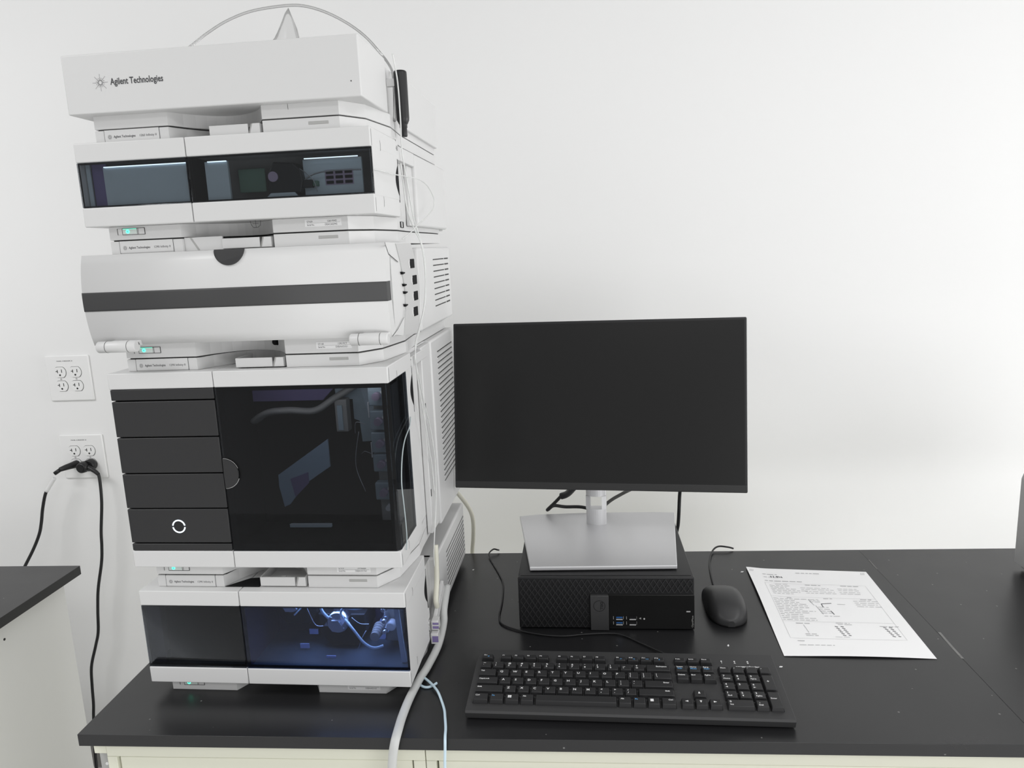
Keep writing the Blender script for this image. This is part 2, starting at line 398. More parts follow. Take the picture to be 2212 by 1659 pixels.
# ================================================================ THE INSTRUMENT STACK (tower frame: u across, v into depth, z up)
T0 = Vector((.0533, .0946, 0)); TA = -.0273
cA, sA = math.cos(TA), math.sin(TA)
def TW(u, v, z): return (T0.x+cA*u-sA*v, T0.y+sA*u+cA*v, z)
def tower_thing(name, label, zb):
    return thing(name, label, 'laboratory instrument', (T0.x, T0.y, zb), TA, 'stacked white laboratory instrument modules', off=(0, 0, zb))
def tower_tubes(name, label, cat, paths, r, m, group=None, sides=8, n=8, sq=1.0):
    return tubes(name, label, cat, [[TW(*p) for p in q] for q in paths], r, m, group, sides, n, sq)
WM = .396; SP = .1521
def foot_plan(inset=0., depth=.46, scoop=.055):
    pts = [(.0235, .0145), (.1250, .0145)]
    n = 12
    for i in range(1, n):
        s = i/n; a = math.pi*s
        pts.append((.125+(.2525-.125)*s, .0145+scoop*math.sin(a)**.75))
    pts += [(.2525, .0145), (.354, .0145), (.378, .05), (.390, .128), (.384, .205), (.384, depth), (.012, depth), (.012, .128), (.016, .05)]
    return [(u+(inset if u < .2 else -inset)*.6, v+(inset if v < .2 else 0)) for u, v in pts]
def base_part(t, z0, z1, scoop=.055):
    b = nb(); prism(b, foot_plan(scoop=scoop), z0, z1, XY, 0, .0007); return part('base', b, WHITE, t)
def tray_part(t, z0, z1, depth=.46):
    b = nb(); prism(b, foot_plan(scoop=.07, depth=depth), z0, z1-.0014, XY, 0, .0006); prism(b, foot_plan(.004, depth, .07), z1-.0014, z1+.0001, XY, 1); return part('top_tray', b, [WHITE, SEAM], t)
def front_plane(v=0.): return lambda p, q: (p, v, q)
def side_plane(uu): return lambda p, q: (uu, p, q)
def small_sun(b, u, z, r, v, mi):
    ring = [(u+x, z+y) for x, y in arc(0, 0, r*.42, 0, 360, 18)]
    strip(b, ring, r*.14, front_plane(v), mi)
    for k_ in range(12):
        a = k_*math.pi/6; strip(b, [(u+r*.62*math.cos(a), z+r*.62*math.sin(a)), (u+r*math.cos(a), z+r*math.sin(a))], r*.13, front_plane(v), mi)
def name_plate(tray, z0, z1, model):
    v = .0142; h = z1-z0
    b = nb(); box(b, .0362, .1120, v-.0004, .016, z0+.0012, z1-.0012, 0, .0003, 1)
    zc = z0+h*.36
    for uu in (.0360, .1122): box(b, uu-.00025, uu+.00025, v-.0001, .016, z0+.0004, z1-.0006, 1)
    small_sun(b, .0436, zc+.0013, .0030, v-.00055, 1)
    add_text(b, 'Agilent Technologies', (.0488, v-.00055, zc), (1, 0, 0), (0, 0, 1), .0030, .0305, 1, False, .012)
    add_text(b, model, (.0852, v-.00055, zc), (1, 0, 0), (0, 0, 1), .0028, .0230, 1, False, .0)
    part('name_plate', b, [WHITE, TEXT], tray)
def leak_funnel(t, z0, z1):
    """little tray in the scoop, with a slanted slot"""
    b = nb(); u0_, u1_ = .1800, .2492; v0 = .0150
    zt = z1-.0038
    box(b, u0_, .2320, v0, v0+.0022, z0+.0012, zt, 0, .0003, 1)
    prism(b, [(.2345, z0+.0012), (.2480, z0+.0012), (.2480, zt), (.2385, zt)], v0, v0+.0022, XZ, 0)
    prism(b, [(.2320, z0+.0012), (.2345, z0+.0012), (.2385, zt), (.2360, zt)], v0+.0012, v0+.0022, XZ, 1)
    box(b, u0_, .2480, v0+.0022, v0+.05, z0+.0006, z0+.0022, 0)
    prism(b, [(v0+.0022, zt), (v0+.05, zt), (v0+.05, z0+.002), (v0+.0022, z0+.002)], u0_, u0_+.0015, YZ, 0)
    prism(b, [(v0+.0022, zt), (v0+.05, zt), (v0+.05, z0+.002), (v0+.0022, z0+.002)], .2465, .2480, YZ, 0)
    part('leak_tray', b, [WHITE, GREYM], t)
def vent_slot(tray, z1):
    b = nb(); box(b, .3130, .3395, .0141, .0150, z1-.0098, z1-.0058, 0, .0004, 1); part('slot_recess', b, GREYM, tray)
def led_bar(base, zc):
    v = .0143
    b = nb(); box(b, .0360, .0745, v-.0006, .016, zc-.0042, zc+.0042, 0, .0005, 1)
    for uu in (.0360, .0428, .0640, .0655, .0745): box(b, uu-.0002, uu+.0002, v-.0008, .016, zc-.0042, zc+.0042, 1)
    for zz in (zc-.0042, zc+.0042): box(b, .0430, .0745, v-.0008, .016, zz-.0002, zz+.0002, 1)
    p = part('status_bar', b, [WHITE, SEAM], base)
    b = nb(); box(b, .0440, .0636, v-.0010, v, zc-.0032, zc+.0032, 0, .0003, 1); part('status_window', b, LEDG, p)
    b = nb(); prism(b, arc(.0508, zc, .0025, 0, 360, 24)[:-1], v-.0016, v-.0005, XZ, 0); cyl(b, (.0508, zc), 'y', .0010, v-.0018, v-.0015, 12, 1); strip(b, [(.0442, zc+.0034), (.0634, zc+.0034)], .0004, front_plane(v-.0012), 0); part('status_led', b, [LED, LEDD], p, 'glowing green status light')
def serial(base, zc, a, bb, ser, h=.0092):
    v = .0143; b = nb(); box(b, .2965, .3455, v-.0003, .016, zc-h/2, zc+h/2, 0)
    vv = v-.0004; X = (1, 0, 0); Zv = (0, 0, 1)
    if a: add_text(b, a, (.2992, vv, zc+.0008), X, Zv, .0024, .0078, 1)
    if bb: add_text(b, bb, (.3270, vv, zc+.0008), X, Zv, .0024, .0125, 1)
    add_text(b, 'Serial No.', (.2992, vv, zc-.0034), X, Zv, .0024, .0100, 1)
    add_text(b, ser, (.3235, vv, zc-.0034), X, Zv, .0024, .0165, 1)
    box(b, .2990, .3440, vv, vv+.0001, zc-.0001, zc+.0001, 1)
    part('serial_label', b, [LEGEND, TEXT], base, 'white serial number label')
def cover_sides(b, z0, z1, w0, w1, left):
    """solid bands above and below a window plus the closed outer side"""
    if left:
        ua, ub = 0., SP-.0006
    else:
        ua, ub = SP+.0006, WM
    box(b, ua, ub, 0, .128, w1, z1, 0, .0014); box(b, ua, ub, 0, .128, z0, w0, 0, .0014)
    if left: box(b, 0, .003, .004, .128, w0-.001, w1+.001)
    else: box(b, WM-.003, WM, .004, .128, w0-.001, w1+.001, 0)
def side_marks(t, z0, z1, notch_z, notch_h):
    uu = WM+.0003
    for za, zb_ in ((z1-.023, z1-.003), (z0+.003, z0+.020)):
        b = nb(); strip(b, [(.0045, za), (.0045, zb_)], .0007, side_plane(uu), 0); part('seam_line', b, SEAM, t)
    for zc in (z1-.019, z0+.017):
        b = nb(); strip(b, [(.040+x*.6, zc+y) for x, y in arc(0, 0, .0075, -60, 60, 10)], .0007, side_plane(uu), 0); part('latch_arc', b, SEAM, t)
    b = nb()
    pr = [(.129, notch_z-notch_h)]+[(.1285-.0155*math.sin(math.pi*i/16), notch_z-notch_h*.72+notch_h*1.44*i/16) for i in range(17)]+[(.129, notch_z+notch_h)]
    prism(b, pr, WM-.001, WM+.0004, YZ); part('finger_notch', b, MATTE, t, 'black finger notch')
def rear_housing(t, z0, z1, depth=.479, vents=None, front=.207):
    b = nb()
    box(b, .012, .384, .117, front+.01, z0, z1, 0)                      # recessed tube channel walls
    box(b, 0, WM, front, depth, z0, z1, 0, .004, 3)
    if vents:
        va, vb, zs_, gap = vents
        for z in zs_:
            if gap:
                box(b, WM-.001, WM+.0004, va, va+(vb-va)*.63, z-.0011, z+.0011, 1); box(b, WM-.001, WM+.0004, va+(vb-va)*.69, vb, z-.0011, z+.0011, 1)
            else:
                box(b, WM-.001, WM+.0003, va, vb, z-.0008, z+.0008, 1)
                prism(b, [(WM-.001, z-.0009), (WM+.0015, z-.0014), (WM-.001, z-.0055)], va, vb, lambda p, q, s: (p, s, q), 0)
    return part('housing', b, [WHITE, SEAM], t)
def tube_clip(t, v, z):
    b = nb(); box(b, WM-.014, WM-.001, v, v+.012, z-.0085, z+.0085, 0, .001)
    for zz in (z-.006, z+.0045): box(b, WM-.011, WM-.0005, v-.0012, v, zz, zz+.0022, 1)
    box(b, WM-.004, WM-.001, v-.0012, v, z-.005, z+.005, 1)
    part('tube_clip', b, [WHITE, SEAM], t)
def window(parent, u0_, u1_, z0, z1, m, border=.003):
    b = nb(); box(b, u0_, u1_, .0006, .0030, z0, z1, 0, .0006, 1); p = part('window', b, m, parent, 'smoked glass window')
    b = nb()
    box(b, u0_, u1_, .0032, .0060, z0, z0+border, 0); box(b, u0_, u1_, .0032, .0060, z1-border, z1, 0)
    box(b, u0_, u0_+border, .0032, .0060, z0+border, z1-border, 0); box(b, u1_-border, u1_, .0032, .0060, z0+border, z1-border, 0)
    part('window_edge', b, MATTE, p)
    return p

# ---------------------------------------------------------------- 1. pump (bottom)
t = tower_thing('pump_module', 'bottom white pump module with smoked windows showing blue-lit fittings, standing on the worktop', 0)
bs = base_part(t, 0, .0205); led_bar(bs, .0125); serial(bs, .0110, '', '', 'DEBAA02163', .0100)
tr = tray_part(t, .1668, .1858, .262); name_plate(tr, .1668, .1858, '1290 Infinity II'); vent_slot(tr, .1858); leak_funnel(tr, .1672, .1858)
b = nb(); prism(b, [(.126, .0148), (.178, .0148), (.178, .046), (.152, .042)], .1669, .1676, XY); part('dark_opening', b, MATTE, tr, 'black opening in the top')
b = nb(); box(b, .206, .213, .0245, .031, .1695, .1775, 0, .0008); cyl(b, (.2165, .030), 'z', .0028, .1695, .1760, 14); part('tube_holder', b, [WHITE], tr)
z0, z1, w0, w1 = .0207, .1666, .0455, .1437
b = nb(); cover_sides(b, z0, z1, w0, w1, True); lc = part('left_cover', b, WHITE, t)
window(lc, .0002, SP-.0008, w0+.0003, w1-.0003, TINTD)
b = nb(); cover_sides(b, z0, z1, w0, w1, False); rc = part('right_cover', b, WHITE, t)
window(rc, SP+.0008, WM-.0002, w0+.0003, w1-.0003, TINTP)
side_marks(rc, z0, z1, .110, .033)
rear_housing(t, .0136, .1262, vents=(.290, .470, [.030+.0088*i for i in range(9)], False))
tube_clip(t, .1300, .062); tube_clip(t, .1320, .040)
# chamber
b = nb(); box(b, .003, .393, .108, .117, w0, w1, 0); box(b, .147, .157, .0062, .108, w0, w1, 0); box(b, .003, .393, .0062, .108, w0+.0001, w0+.0012, 1); box(b, .0031, .0045, .0062, .108, w0, w1, 0)
NAVY = mat('navy_inside', (.05, .045, .085), .5)
ch = part('pump_chamber', b, [NAVY, mat('slate_floor', (.10, .13, .16), .5)], t)
b = nb(); box(b, .0046, .024, .0075, .010, w0+.003, w1-.002); box(b, .024, .147, .020, .022, w0+.002, w1-.001, 1); part('inner_panel', b, [NAVY, MATTE], ch)
def pump_head(u, z, s):
    b = nb()
    hexa = [(u+s*.036*x, z-.012*s+s*y) for x, y in ((-1, .018), (1, .018), (1, -.012), (.55, -.034), (-.55, -.034), (-1, -.012))]
    prism(b, hexa, .055, .108, XZ, 0, .002)
    h = part('pump_head', b, [BLACK], ch)
    b = nb(); cyl(b, (u, z+.002), 'y', .0165*s, .035, .056, 24, 0, True, .002); cyl(b, (u, z+.002), 'y', .010*s, .026, .036, 6, 0, False)
    cyl(b, (u, .050), 'z', .0085*s, z+.010*s, z+.030*s, 12, 0); cyl(b, (u, .050), 'z', .0105*s, z+.018*s, z+.024*s, 6, 0, False)
    prism(b, [(u-.024*s, z-.006), (u-.010*s, z+.012), (u+.012*s, z+.012), (u+.020*s, z-.006)], .040, .058, XZ, 0, .001)
    for a in (45, 135, 225, 315): cyl(b, (u+.012*s*math.cos(math.radians(a)), z+.002+.012*s*math.sin(math.radians(a))), 'y', .0022, .0335, .036, 8)
    part('steel_fitting', b, STEEL, h, 'polished steel fittings')
pump_head(.281, .098, 1.0); pump_head(.212, .128, .9)
b = nb(); box(b, .345, .368, .060, .108, .058, .136, 0, .002)
for z in (.118, .100, .083): cyl(b, (.350, z), 'y', .006, .050, .062, 6, 1, False); cyl(b, (.350, z), 'y', .003, .040, .052, 10, 1)
for i in range(5): cyl(b, (.336, .078), 'y', .0095-.0006*i, .060-.006*i, .066-.006*i, 20, 2)
part('valve_block', b, [DGREY, STEEL, DGREY], ch)
b = nb(); cyl(b, (.3585, .090), 'y', .0075, .044, .058, 20, 0, True, .002); part('valve_knob', b, LEGEND, ch, 'white round knob')
b = nb(); prism(b, [(.379, w0+.002), (.386, w0+.002), (.379, w1-.001), (.372, w1-.001)], .020, .024, XZ); part('bracket', b, SLATE, ch)
b = nb()
tube(b, [(.292, .040, .104), (.290, .030, .118), (.297, .028, .128), (.315, .030, .126), (.336, .034, .131), (.350, .045, .139)], .0018, 8)
tube(b, [(.294, .034, .107), (.309, .026, .094), (.324, .022, .077), (.338, .022, .069), (.350, .030, .068)], .0020, 8)
tube(b, [(.268, .036, .108), (.262, .030, .122), (.258, .030, .140)], .0022, 8)
tube(b, [(.240, .040, .138), (.230, .034, .126), (.218, .032, .114)], .0012, 8)
part('solvent_tubes', b, BLUETUBE, ch, 'pale blue tubes')
b = nb(); tube(b, [(.236, .028, .142), (.244, .026, .120), (.252, .026, .102), (.262, .030, .098)], .0007, 6); part('capillary', b, STEEL, ch)
b = nb(); tube(b, [(.306, .030, .112), (.318, .028, .104), (.330, .034, .100)], .0006, 6); part('capillary', b, STEEL, ch)
b = nb(); tube(b, [(.312, .030, .062), (.318, .030, .078), (.324, .036, .088)], .0006, 6); part('capillary', b, STEEL, ch)
b = nb()
prism(b, [(.313, .0467), (.336, .0467), (.352, .0800), (.331, .0800)], .085, .0865, XZ, 0)  # slanted strip drawn as the reflection of the tray
prism(b, [(.3225, .0467), (.3245, .0467), (.3425, .0800), (.3405, .0800)], .0845, .085, XZ, 1)
PBLUE = mat('pale_blue', (.50, .58, .90), .5)
part('tray_reflection', b, [PBLUE, SLATE], ch, 'pale blue reflection of the tray')
for q in ((.222, .236, .070, .072, .062, .070), (.214, .228, .050, .052, .050, .057), (.262, .276, .030, .032, .0468, .0500)):
    b = nb(); box(b, *q); part('small_plate', b, PBLUE, ch)
for n_, (lu, lv, lz, pw) in {'pump_lamp': (.285, .050, .1395, .085)}.items():
    d = bpy.data.lights.new('pump_chamber_lamp', 'AREA'); d.shape = 'RECTANGLE'; d.size = .16; d.size_y = .04; d.energy = pw*4.5; d.color = (.55, .70, 1.0)
    o = bpy.data.objects.new('pump_chamber_lamp', d); COL.objects.link(o); o.parent = t; o.location = (lu, lv, lz)

# ---------------------------------------------------------------- 2. sampler
Z = .1862
t = tower_thing('sampler_module', 'tall white sampler module with black drawers and large smoked glass door', Z)
bs = base_part(t, Z, .2032, .05); led_bar(bs, .1965); serial(bs, .1950, 'G7167B', '1290 Multisampler', 'DEBAU01763', .0088)
tr = tray_part(t, .4878, .5058); name_plate(tr, .4878, .5058, '1290 Infinity II'); vent_slot(tr, .5058); leak_funnel(tr, .4884, .5058)
z0, z1, w0, w1 = .2034, .4876, .2283, .4650
b = nb(); box(b, 0, SP-.0005, 0, .128, w1, z1, 0, .0014); box(b, 0, SP-.0005, 0, .128, z0, w0, 0, .0014); box(b, 0.0, .0005, .020, .127, w0-.002, w1+.002); part('left_cover', b, WHITE, t)
b = nb(); box(b, SP+.0005, WM, 0, .128, w1, z1, 0, .0014); box(b, SP+.0005, WM, 0, .128, z0, w0, 0, .0014)
box(b, WM-.004, WM, .0945, .128, w0-.001, w1+.001); rc = part('right_cover', b, WHITE, t)
side_marks(rc, z0, z1, .431, .034)
for i, (a, c) in enumerate(((.4492, .4646), (.3970, .4475), (.3446, .3955), (.2927, .3430), (.2408, .2912), (.2288, .2392))):
    b = nb(); box(b, .0006, SP-.0012, .0008, .128, a, c, 0, .0012, 2)
    dr = part('drawer', b, DARK, t) if 0 < i < 5 else part('drawer_filler', b, DARK, t)
    if i == 4:
        b = nb()
        for a0, a1 in ((8, 172), (188, 352)):
            o_ = arc(.0757, .2656, .0099, a0, a1, 24); i_ = arc(.0757, .2656, .0080, a1, a0, 24)
            prism(b, o_+i_, .0002, .0012, XZ)
        part('ring_light', b, RING, dr, 'glowing white split ring')
        b = nb(); cyl(b, (.0757, .2656), 'y', .0079, .0005, .0010, 28); part('button', b, BLACK, dr)
b = nb(); box(b, .0006, SP-.001, .010, .127, w0, w1); part('drawer_cavity', b, MATTE, t)
# glass door: wraps round the right-hand corner
b = nb()
prism(b, [(SP+.0008, .0006), (WM-.0060, .0006), (WM-.0002, .0064), (WM-.0002, .0940), (WM-.0026, .0940), (WM-.0026, .0074), (WM-.0070, .0030), (SP+.0008, .0030)], w0+.0004, w1-.0004, XY)
dw = part('glass_door', b, TINTD, t, 'dark smoked glass door')
b = nb()
box(b, SP+.0008, SP+.010, .0032, .008, w0, w1); box(b, WM-.0115, WM-.0065, .0032, .008, w0, w1); box(b, SP+.01, WM-.0115, .0032, .007, w1-.006, w1); box(b, SP+.01, WM-.0115, .0032, .007, w0, w0+.010)
box(b, WM-.006, WM-.0028, .0080, .0130, w0, w1); box(b, WM-.006, WM-.0028, .013, .0935, w1-.006, w1); box(b, WM-.006, WM-.0028, .013, .0935, w0, w0+.006); box(b, WM-.006, WM-.0028, .089, .0935, w0, w1)
part('door_frame', b, MATTE, dw)
b = nb(); prism(b, [(SP+.0010, .3431+y) for y in (0,)]+[(SP+.0010+x, .3431+y) for x, y in arc(0, 0, .0212, -90, 90, 24)], -.0016, .0006, XZ, 0, .0006); kn = part('door_grip', b, DARK, dw)
b = nb(); strip(b, [(SP+.0010+x, .3431+y) for x, y in arc(0, 0, .0218, -90, -20, 16)], .0007, front_plane(.0004), 0); strip(b, [(SP+.0010+x, .3431+y) for x, y in arc(0, 0, .0216, 20, 90, 16)], .0005, front_plane(.0004), 0); part('grip_edge', b, PALE, kn)
# inside
b = nb(); box(b, SP, .392, .108, .117, w0, w1, 0); box(b, SP+.001, .392, .009, .108, w0+.0002, w0+.002, 0); box(b, SP+.0012, SP+.003, .009, .108, w0, w1, 0); box(b, SP+.001, .392, .012, .108, w1-.002, w1-.0002, 0)
ch = part('sampler_chamber', b, [MATTE], t)
d = bpy.data.lights.new('sampler_chamber_fill', 'AREA'); d.shape = 'RECTANGLE'; d.size = .20; d.size_y = .03; d.energy = .06  # added fill so the chamber contents show through the glass
o = bpy.data.objects.new('sampler_chamber_fill', d); COL.objects.link(o); o.parent = t; o.location = (.275, .030, .4585-Z); o.rotation_euler = (math.radians(30), 0, 0)
b = nb(); prism(b, [(.285, .462), (.350, .462), (.357, .362), (.322, .360), (.320, .392), (.312, .395), (.312, .425), (.287, .425)], .098, .104, XZ, 0); prism(b, [(.322, .462), (.345, .462), (.348, .364), (.336, .400)], .094, .0978, XZ, 1); part('back_panel', b, [SLATED, mat('mid_slate', (.42, .50, .57), .5)], ch)
b = nb(); box(b, .290, .308, .080, .097, .380, .428, 0, .001); box(b, .294, .3015, .078, .0800, .383, .420, 1); part('gripper_arm', b, [DGREY, SLATED], ch)
b = nb(); prism(b, [(.198, .318), (.279, .372), (.279, .330), (.240, .306), (.212, .272), (.203, .268), (.198, .300)], .070, .074, XZ, 0, .001); prism(b, [(.217, .312), (.245, .322), (.245, .306), (.222, .284)], .0690, .0699, XZ, 1); part('slanted_plate', b, [mat('blue_slate', (.32, .42, .54), .45), PURPLE], ch)  # angled bluish plate with a violet inset
b = nb(); tube(b, [(.165, .085, .398), (.190, .075, .412), (.225, .070, .416), (.262, .075, .414), (.290, .085, .430), (.330, .095, .452)], .010, 8, 6, 0, .5); prism(b, [(.160, .425), (.268, .425), (.300, .458), (.160, .458)], .095, .100, XZ, 1); part('cable_guide', b, [DGREY, PURPLE], ch)
b = nb(); box(b, .226, .288, .030, .036, .2515, .2565, 0, .001); box(b, .226, .288, .0298, .0302, .2562, .2570, 1); part('plate_tray', b, [SLATE, LEGEND], ch)
b = nb(); box(b, .354, .384, .060, .098, .250, .460, 0, .002)
for z, h_ in ((.440, .030), (.404, .028), (.372, .030), (.342, .026), (.300, .026)):
    box(b, .352, .380, .045, .060, z-h_/2, z+h_/2, 1, .002); cyl(b, (.366, z), 'y', .0055, .034, .046, 12, 2)
    cyl(b, (.374, z+.006), 'y', .002, .038, .046, 8, 3)
for z in (.420, .362): box(b, .3515, .3525, .043, .046, z-.011, z+.011, 3)
part('valve_column', b, [DGREY, SLATED, MAUVE, LEGEND], ch)
b = nb(); cyl(b, (.372, .278), 'y', .004, .035, .047, 14, 0); part('white_cap', b, LEGEND, ch, 'small white cap')
for q in ([(.330, .060, .385), (.326, .050, .352), (.328, .045, .330), (.338, .045, .300)], [(.344, .05, .398), (.332, .045, .402), (.328, .05, .385)], [(.335, .05, .355), (.342, .044, .360), (.350, .046, .356)]):
    b = nb(); tube(b, q, .0006, 6); part('capillary', b, CAPIL, ch)
rear_housing(t, .1610, .4866, depth=.4795, vents=(.318, .455, [.226+.0098*i for i in range(25)], False), front=.270)
b = nb(); box(b, .3845, WM-.002, .207, .268, .170, .484, 0, .0015); 
for z in (.386, .240): box(b, WM-.003, WM-.0014, .210, .213, z-.006, z+.006, 1)
part('channel_strip', b, [WHITE, SEAM], t)
tube_clip(t, .1310, .4710)
b = nb(); box(b, .385, WM-.001, .145, .240, .464, .480, 0, .001); part('tube_bridge', b, WHITE, t)

# ---------------------------------------------------------------- 3. column compartment
Z = .5062
t = tower_thing('column_oven', 'white column compartment with bulging flip door, charcoal stripe and black half-round grip', Z)
bs = base_part(t, Z, .5270); led_bar(bs, .5170); serial(bs, .5165, 'G7116B', '1290 MCT', 'DEBA602021')
b = nb(); box(b, .2235, .2420, .0500, .068, .5140, .5235, 0, .0015); cyl(b, (.2235, .5187), 'y', .0045, .05, .068, 14); part('tube_port', b, MATTE, bs, 'black tube opening')
tr = tray_part(t, .6482, .6664); name_plate(tr, .6482, .6664, '1290 Infinity II'); vent_slot(tr, .6664); leak_funnel(tr, .6486, .6664)
b = nb(); prism(b, [(.1345, .6655), (.1375, .6655), (.1475, .6490), (.1445, .6490)], .0170, .0190, XZ, 1); box(b, .127, .180, .0172, .020, .6486, .6660, 0); part('funnel_arm', b, [WHITE, GREYM], tr)
def bulge(z): 
    s = (z-.5272)/(.6482-.5272); return -.0100*math.sin(math.pi*min(1, max(0, s)))**.8
UL, UR = -.0110, .4060
NZ = 24
def door_strip(bm, za, zb, ua, ub, dv, thick, mi):
    n = 10; F = []
    for i in range(n+1):
        z = za+(zb-za)*i/n; v = bulge(z)+dv
        F.append([bm.verts.new((ua, v, z)), bm.verts.new((ub, v, z)), bm.verts.new((ub, v+thick, z)), bm.verts.new((ua, v+thick, z))])
    for a, c in zip(F, F[1:]):
        for k_ in range(4):
            f = bm.faces.new((a[k_], a[(k_+1) % 4], c[(k_+1) % 4], c[k_])); f.material_index = mi; f.smooth = (k_ == 0)
    bm.faces.new(F[0][::-1]).material_index = mi; bm.faces.new(F[-1]).material_index = mi
b = nb(); door_strip(b, .5272, .6482, UL, UR, 0, .020, 0); dr = part('flip_door', b, WHITE, t)
b = nb(); door_strip(b, .5742, .5992, UL-.0004, UR+.0002, -.0004, .018, 0); part('stripe', b, STRIPE, dr, 'charcoal band')
b = nb(); pl = [(.1967+x, .6486+y) for x, y in arc(0, 0, .0208, 180, 360, 28)]
prism(b, pl, -.0016, .006, lambda p, q, s_: (p, s_+bulge(q), q), 0, .0006); part('door_grip', b, DARK, dr, 'black half-round grip')
for ua, ub in ((.0030, .0585), (.3535, .4040)):
    b = nb(); cyl(b, (-.0120, .5260), 'x', .0078, ua, ub, 28, 0, True, .0012)
    for q in (.24, .80):
        cyl(b, (-.0120, .5260), 'x', .00795, ua+(ub-ua)*q-.0003, ua+(ub-ua)*q+.0003, 28, 1)
    box(b, ua+(ub-ua)*.3, ub, -.010, .012, .5262, .5335, 0, .001)
    part('hinge', b, [WHITE, SEAM], dr)
b = nb(); box(b, .0, .384, .0205, .214, .5272, .6480, 0, .001)
rim = [(.0205, .5272), (.058, .5215), (.1413, .5145)]+[(.1413+.0344*math.sin(math.pi*i/14*.5)*1.0, .5145+.0695*i/14) for i in range(1, 15)]+[(.1757-.039*(1-math.cos(math.pi*i/12*.5)), .584+.064*i/12) for i in range(1, 13)]+[(.0205, .6480)]
prism(b, rim, .384, .4050, YZ, 0)
body = part('housing', b, [WHITE], t)
b = nb()
gs = [(.062, .5222), (.1385, .5155)]+[(.1395+.0340*math.sin(math.pi*i/14*.5), .5155+.0685*i/14) for i in range(1, 15)]+[(.1735-.039*(1-math.cos(math.pi*i/12*.5)), .584+.0630*i/12) for i in range(1, 13)]+[(.050, .6465), (.068, .6219), (.083, .584), (.080, .555)]
prism(b, gs, .4050, .4062, YZ, 0); sp_ = part('port_panel', b, PALE, body, 'grey curved column port panel')
for k_, (va, za) in enumerate(((.1345, .618), (.1440, .594), (.1450, .5705), (.1380, .548))):
    b = nb(); box(b, .4058, .4072, va-.013, va+.011, za-.0066, za+.0066, 0, .0004, 1); box(b, .4060, .4076, va-.015, va-.012, za-.003, za+.003, 0)
    part('port_slot', b, MATTE, sp_, 'black port slot')
    b = nb(); prism(b, [(va-.014+x*1.6, za+y) for x, y in arc(0, 0, .0066, 90, 270, 16)], .4060, .4066, YZ); part('thumb_well', b, WHITE, sp_)
for k_, (va, za) in enumerate(((.0745, .6067), (.0800, .590), (.0820, .5795), (.0790, .5620))):
    b = nb(); prism(b, [(va-.009, za+.0018), (va+.006, za+.0006), (va+.006, za-.0008), (va-.006, za-.002)], .4052, .4085, YZ); part('latch_tab', b, MATTE, body, 'small black latch tab')
b = nb()
strip(b, [(-.006, .6482), (.010, .6330), (.054, .6219)], .0012, side_plane(.4064), 0)
part('seam_line', b, SEAM, body)
b = nb(); strip(b, [(.071, .556), (.066, .546), (.030, .534), (-.001, .5275)], .0009, side_plane(.4064), 0)
part('seam_line', b, SEAM, body)
b = nb(); box(b, 0, WM, .2165, .487, .5085, .6410, 0, .004, 3)
for i in range(9):
    z = .6200-.0100*i; sl = .0
    box(b, WM-.001, WM+.0004, .330, .424, z-.0009, z+.0009, 1); box(b, WM-.001, WM+.0004, .431, .466, z-.0012, z+.0012, 1)
cyl(b, (.382, .480), 'z', .006, .5060, .5086, 16)
part('rear_housing', b, [WHITE, SEAM], t)

# ---------------------------------------------------------------- 4. detector
Z = .6668
t = tower_thing('detector_module', 'white detector module with two smoked windows directly below the topmost box', Z)
bs = base_part(t, Z, .6844); led_bar(bs, .6775); serial(bs, .6770, 'G7165A', '1260 MWD', 'DEAC602942')
b = nb(); strip(b, [(.2225+x, .6835+y) for x, y in ((0, 0), (.0015, -.0055), (.004, -.0085), (.010, -.0085), (.0135, -.006), (.0145, 0))], .0006, front_plane(.0138), 0); strip(b, [(.2300, .684), (.2300, .6745)], .0005, front_plane(.0138), 0); strip(b, [(.2255, .680), (.2340, .680)], .0005, front_plane(.0138), 0); part('tube_gate', b, SEAM, bs)
b = nb(); box(b, .3840, .3885, .150, .172, .6705, .6795, 0, .0005, 1); box(b, .3842, .3889, .157, .163, .6712, .6788, 1); part('side_switch', b, [MATTE, SILVER], bs)
tr = tray_part(t, .7915, .8090); name_plate(tr, .7915, .8090, '1260 Infinity II'); vent_slot(tr, .8088); leak_funnel(tr, .7920, .8090)
z0, z1, w0, w1 = .6846, .7913, .7095, .7670
b = nb(); cover_sides(b, z0, z1, w0, w1, True); lc = part('left_cover', b, WHITE, t); window(lc, .0002, SP-.0008, w0+.0003, w1-.0003, TINT, .002)
b = nb(); cover_sides(b, z0, z1, w0, w1, False); rc = part('right_cover', b, WHITE, t); window(rc, SP+.0008, WM-.0002, w0+.0003, w1-.0003, TINT, .002)
side_marks(rc, z0, z1, .735, .030)
b = nb(); box(b, .003, .393, .060, .117, w0, w1, 0); box(b, .148, .156, .0062, .06, w0, w1, 1); box(b, .003, .393, .0062, .060, w0+.0001, w0+.001, 0)
ch = part('detector_chamber', b, [DGREY, MATTE], t)  # interior grey lightened to stand in for the window's ceiling reflection
b = nb(); box(b, .030, .1478, .0100, .014, w0+.0012, .7612, 0); box(b, .0046, .010, .012, .014, w0+.001, w1-.001, 0); box(b, .010, .030, .016, .018, w0+.001, w1-.001, 2); part('lamp_cover', b, [SLATE, PAPER, PURPLE], ch)
b = nb(); box(b, .1710, .2020, .0100, .014, w0+.0012, .7602, 0); part('lamp_cover', b, SLATE, ch)
for ua, ub, zz in ((.0320, .1470, .7604), (.1755, .2010, .7596), (.305, .3755, .7566)):  # glowing lines stand in for lit panel edges
    b = nb(); box(b, ua, ub, .0085, .0098, zz, zz+.0011); part('lit_edge_glow', b, EDGEGLOW, ch, 'thin glowing line standing in for a lit edge')
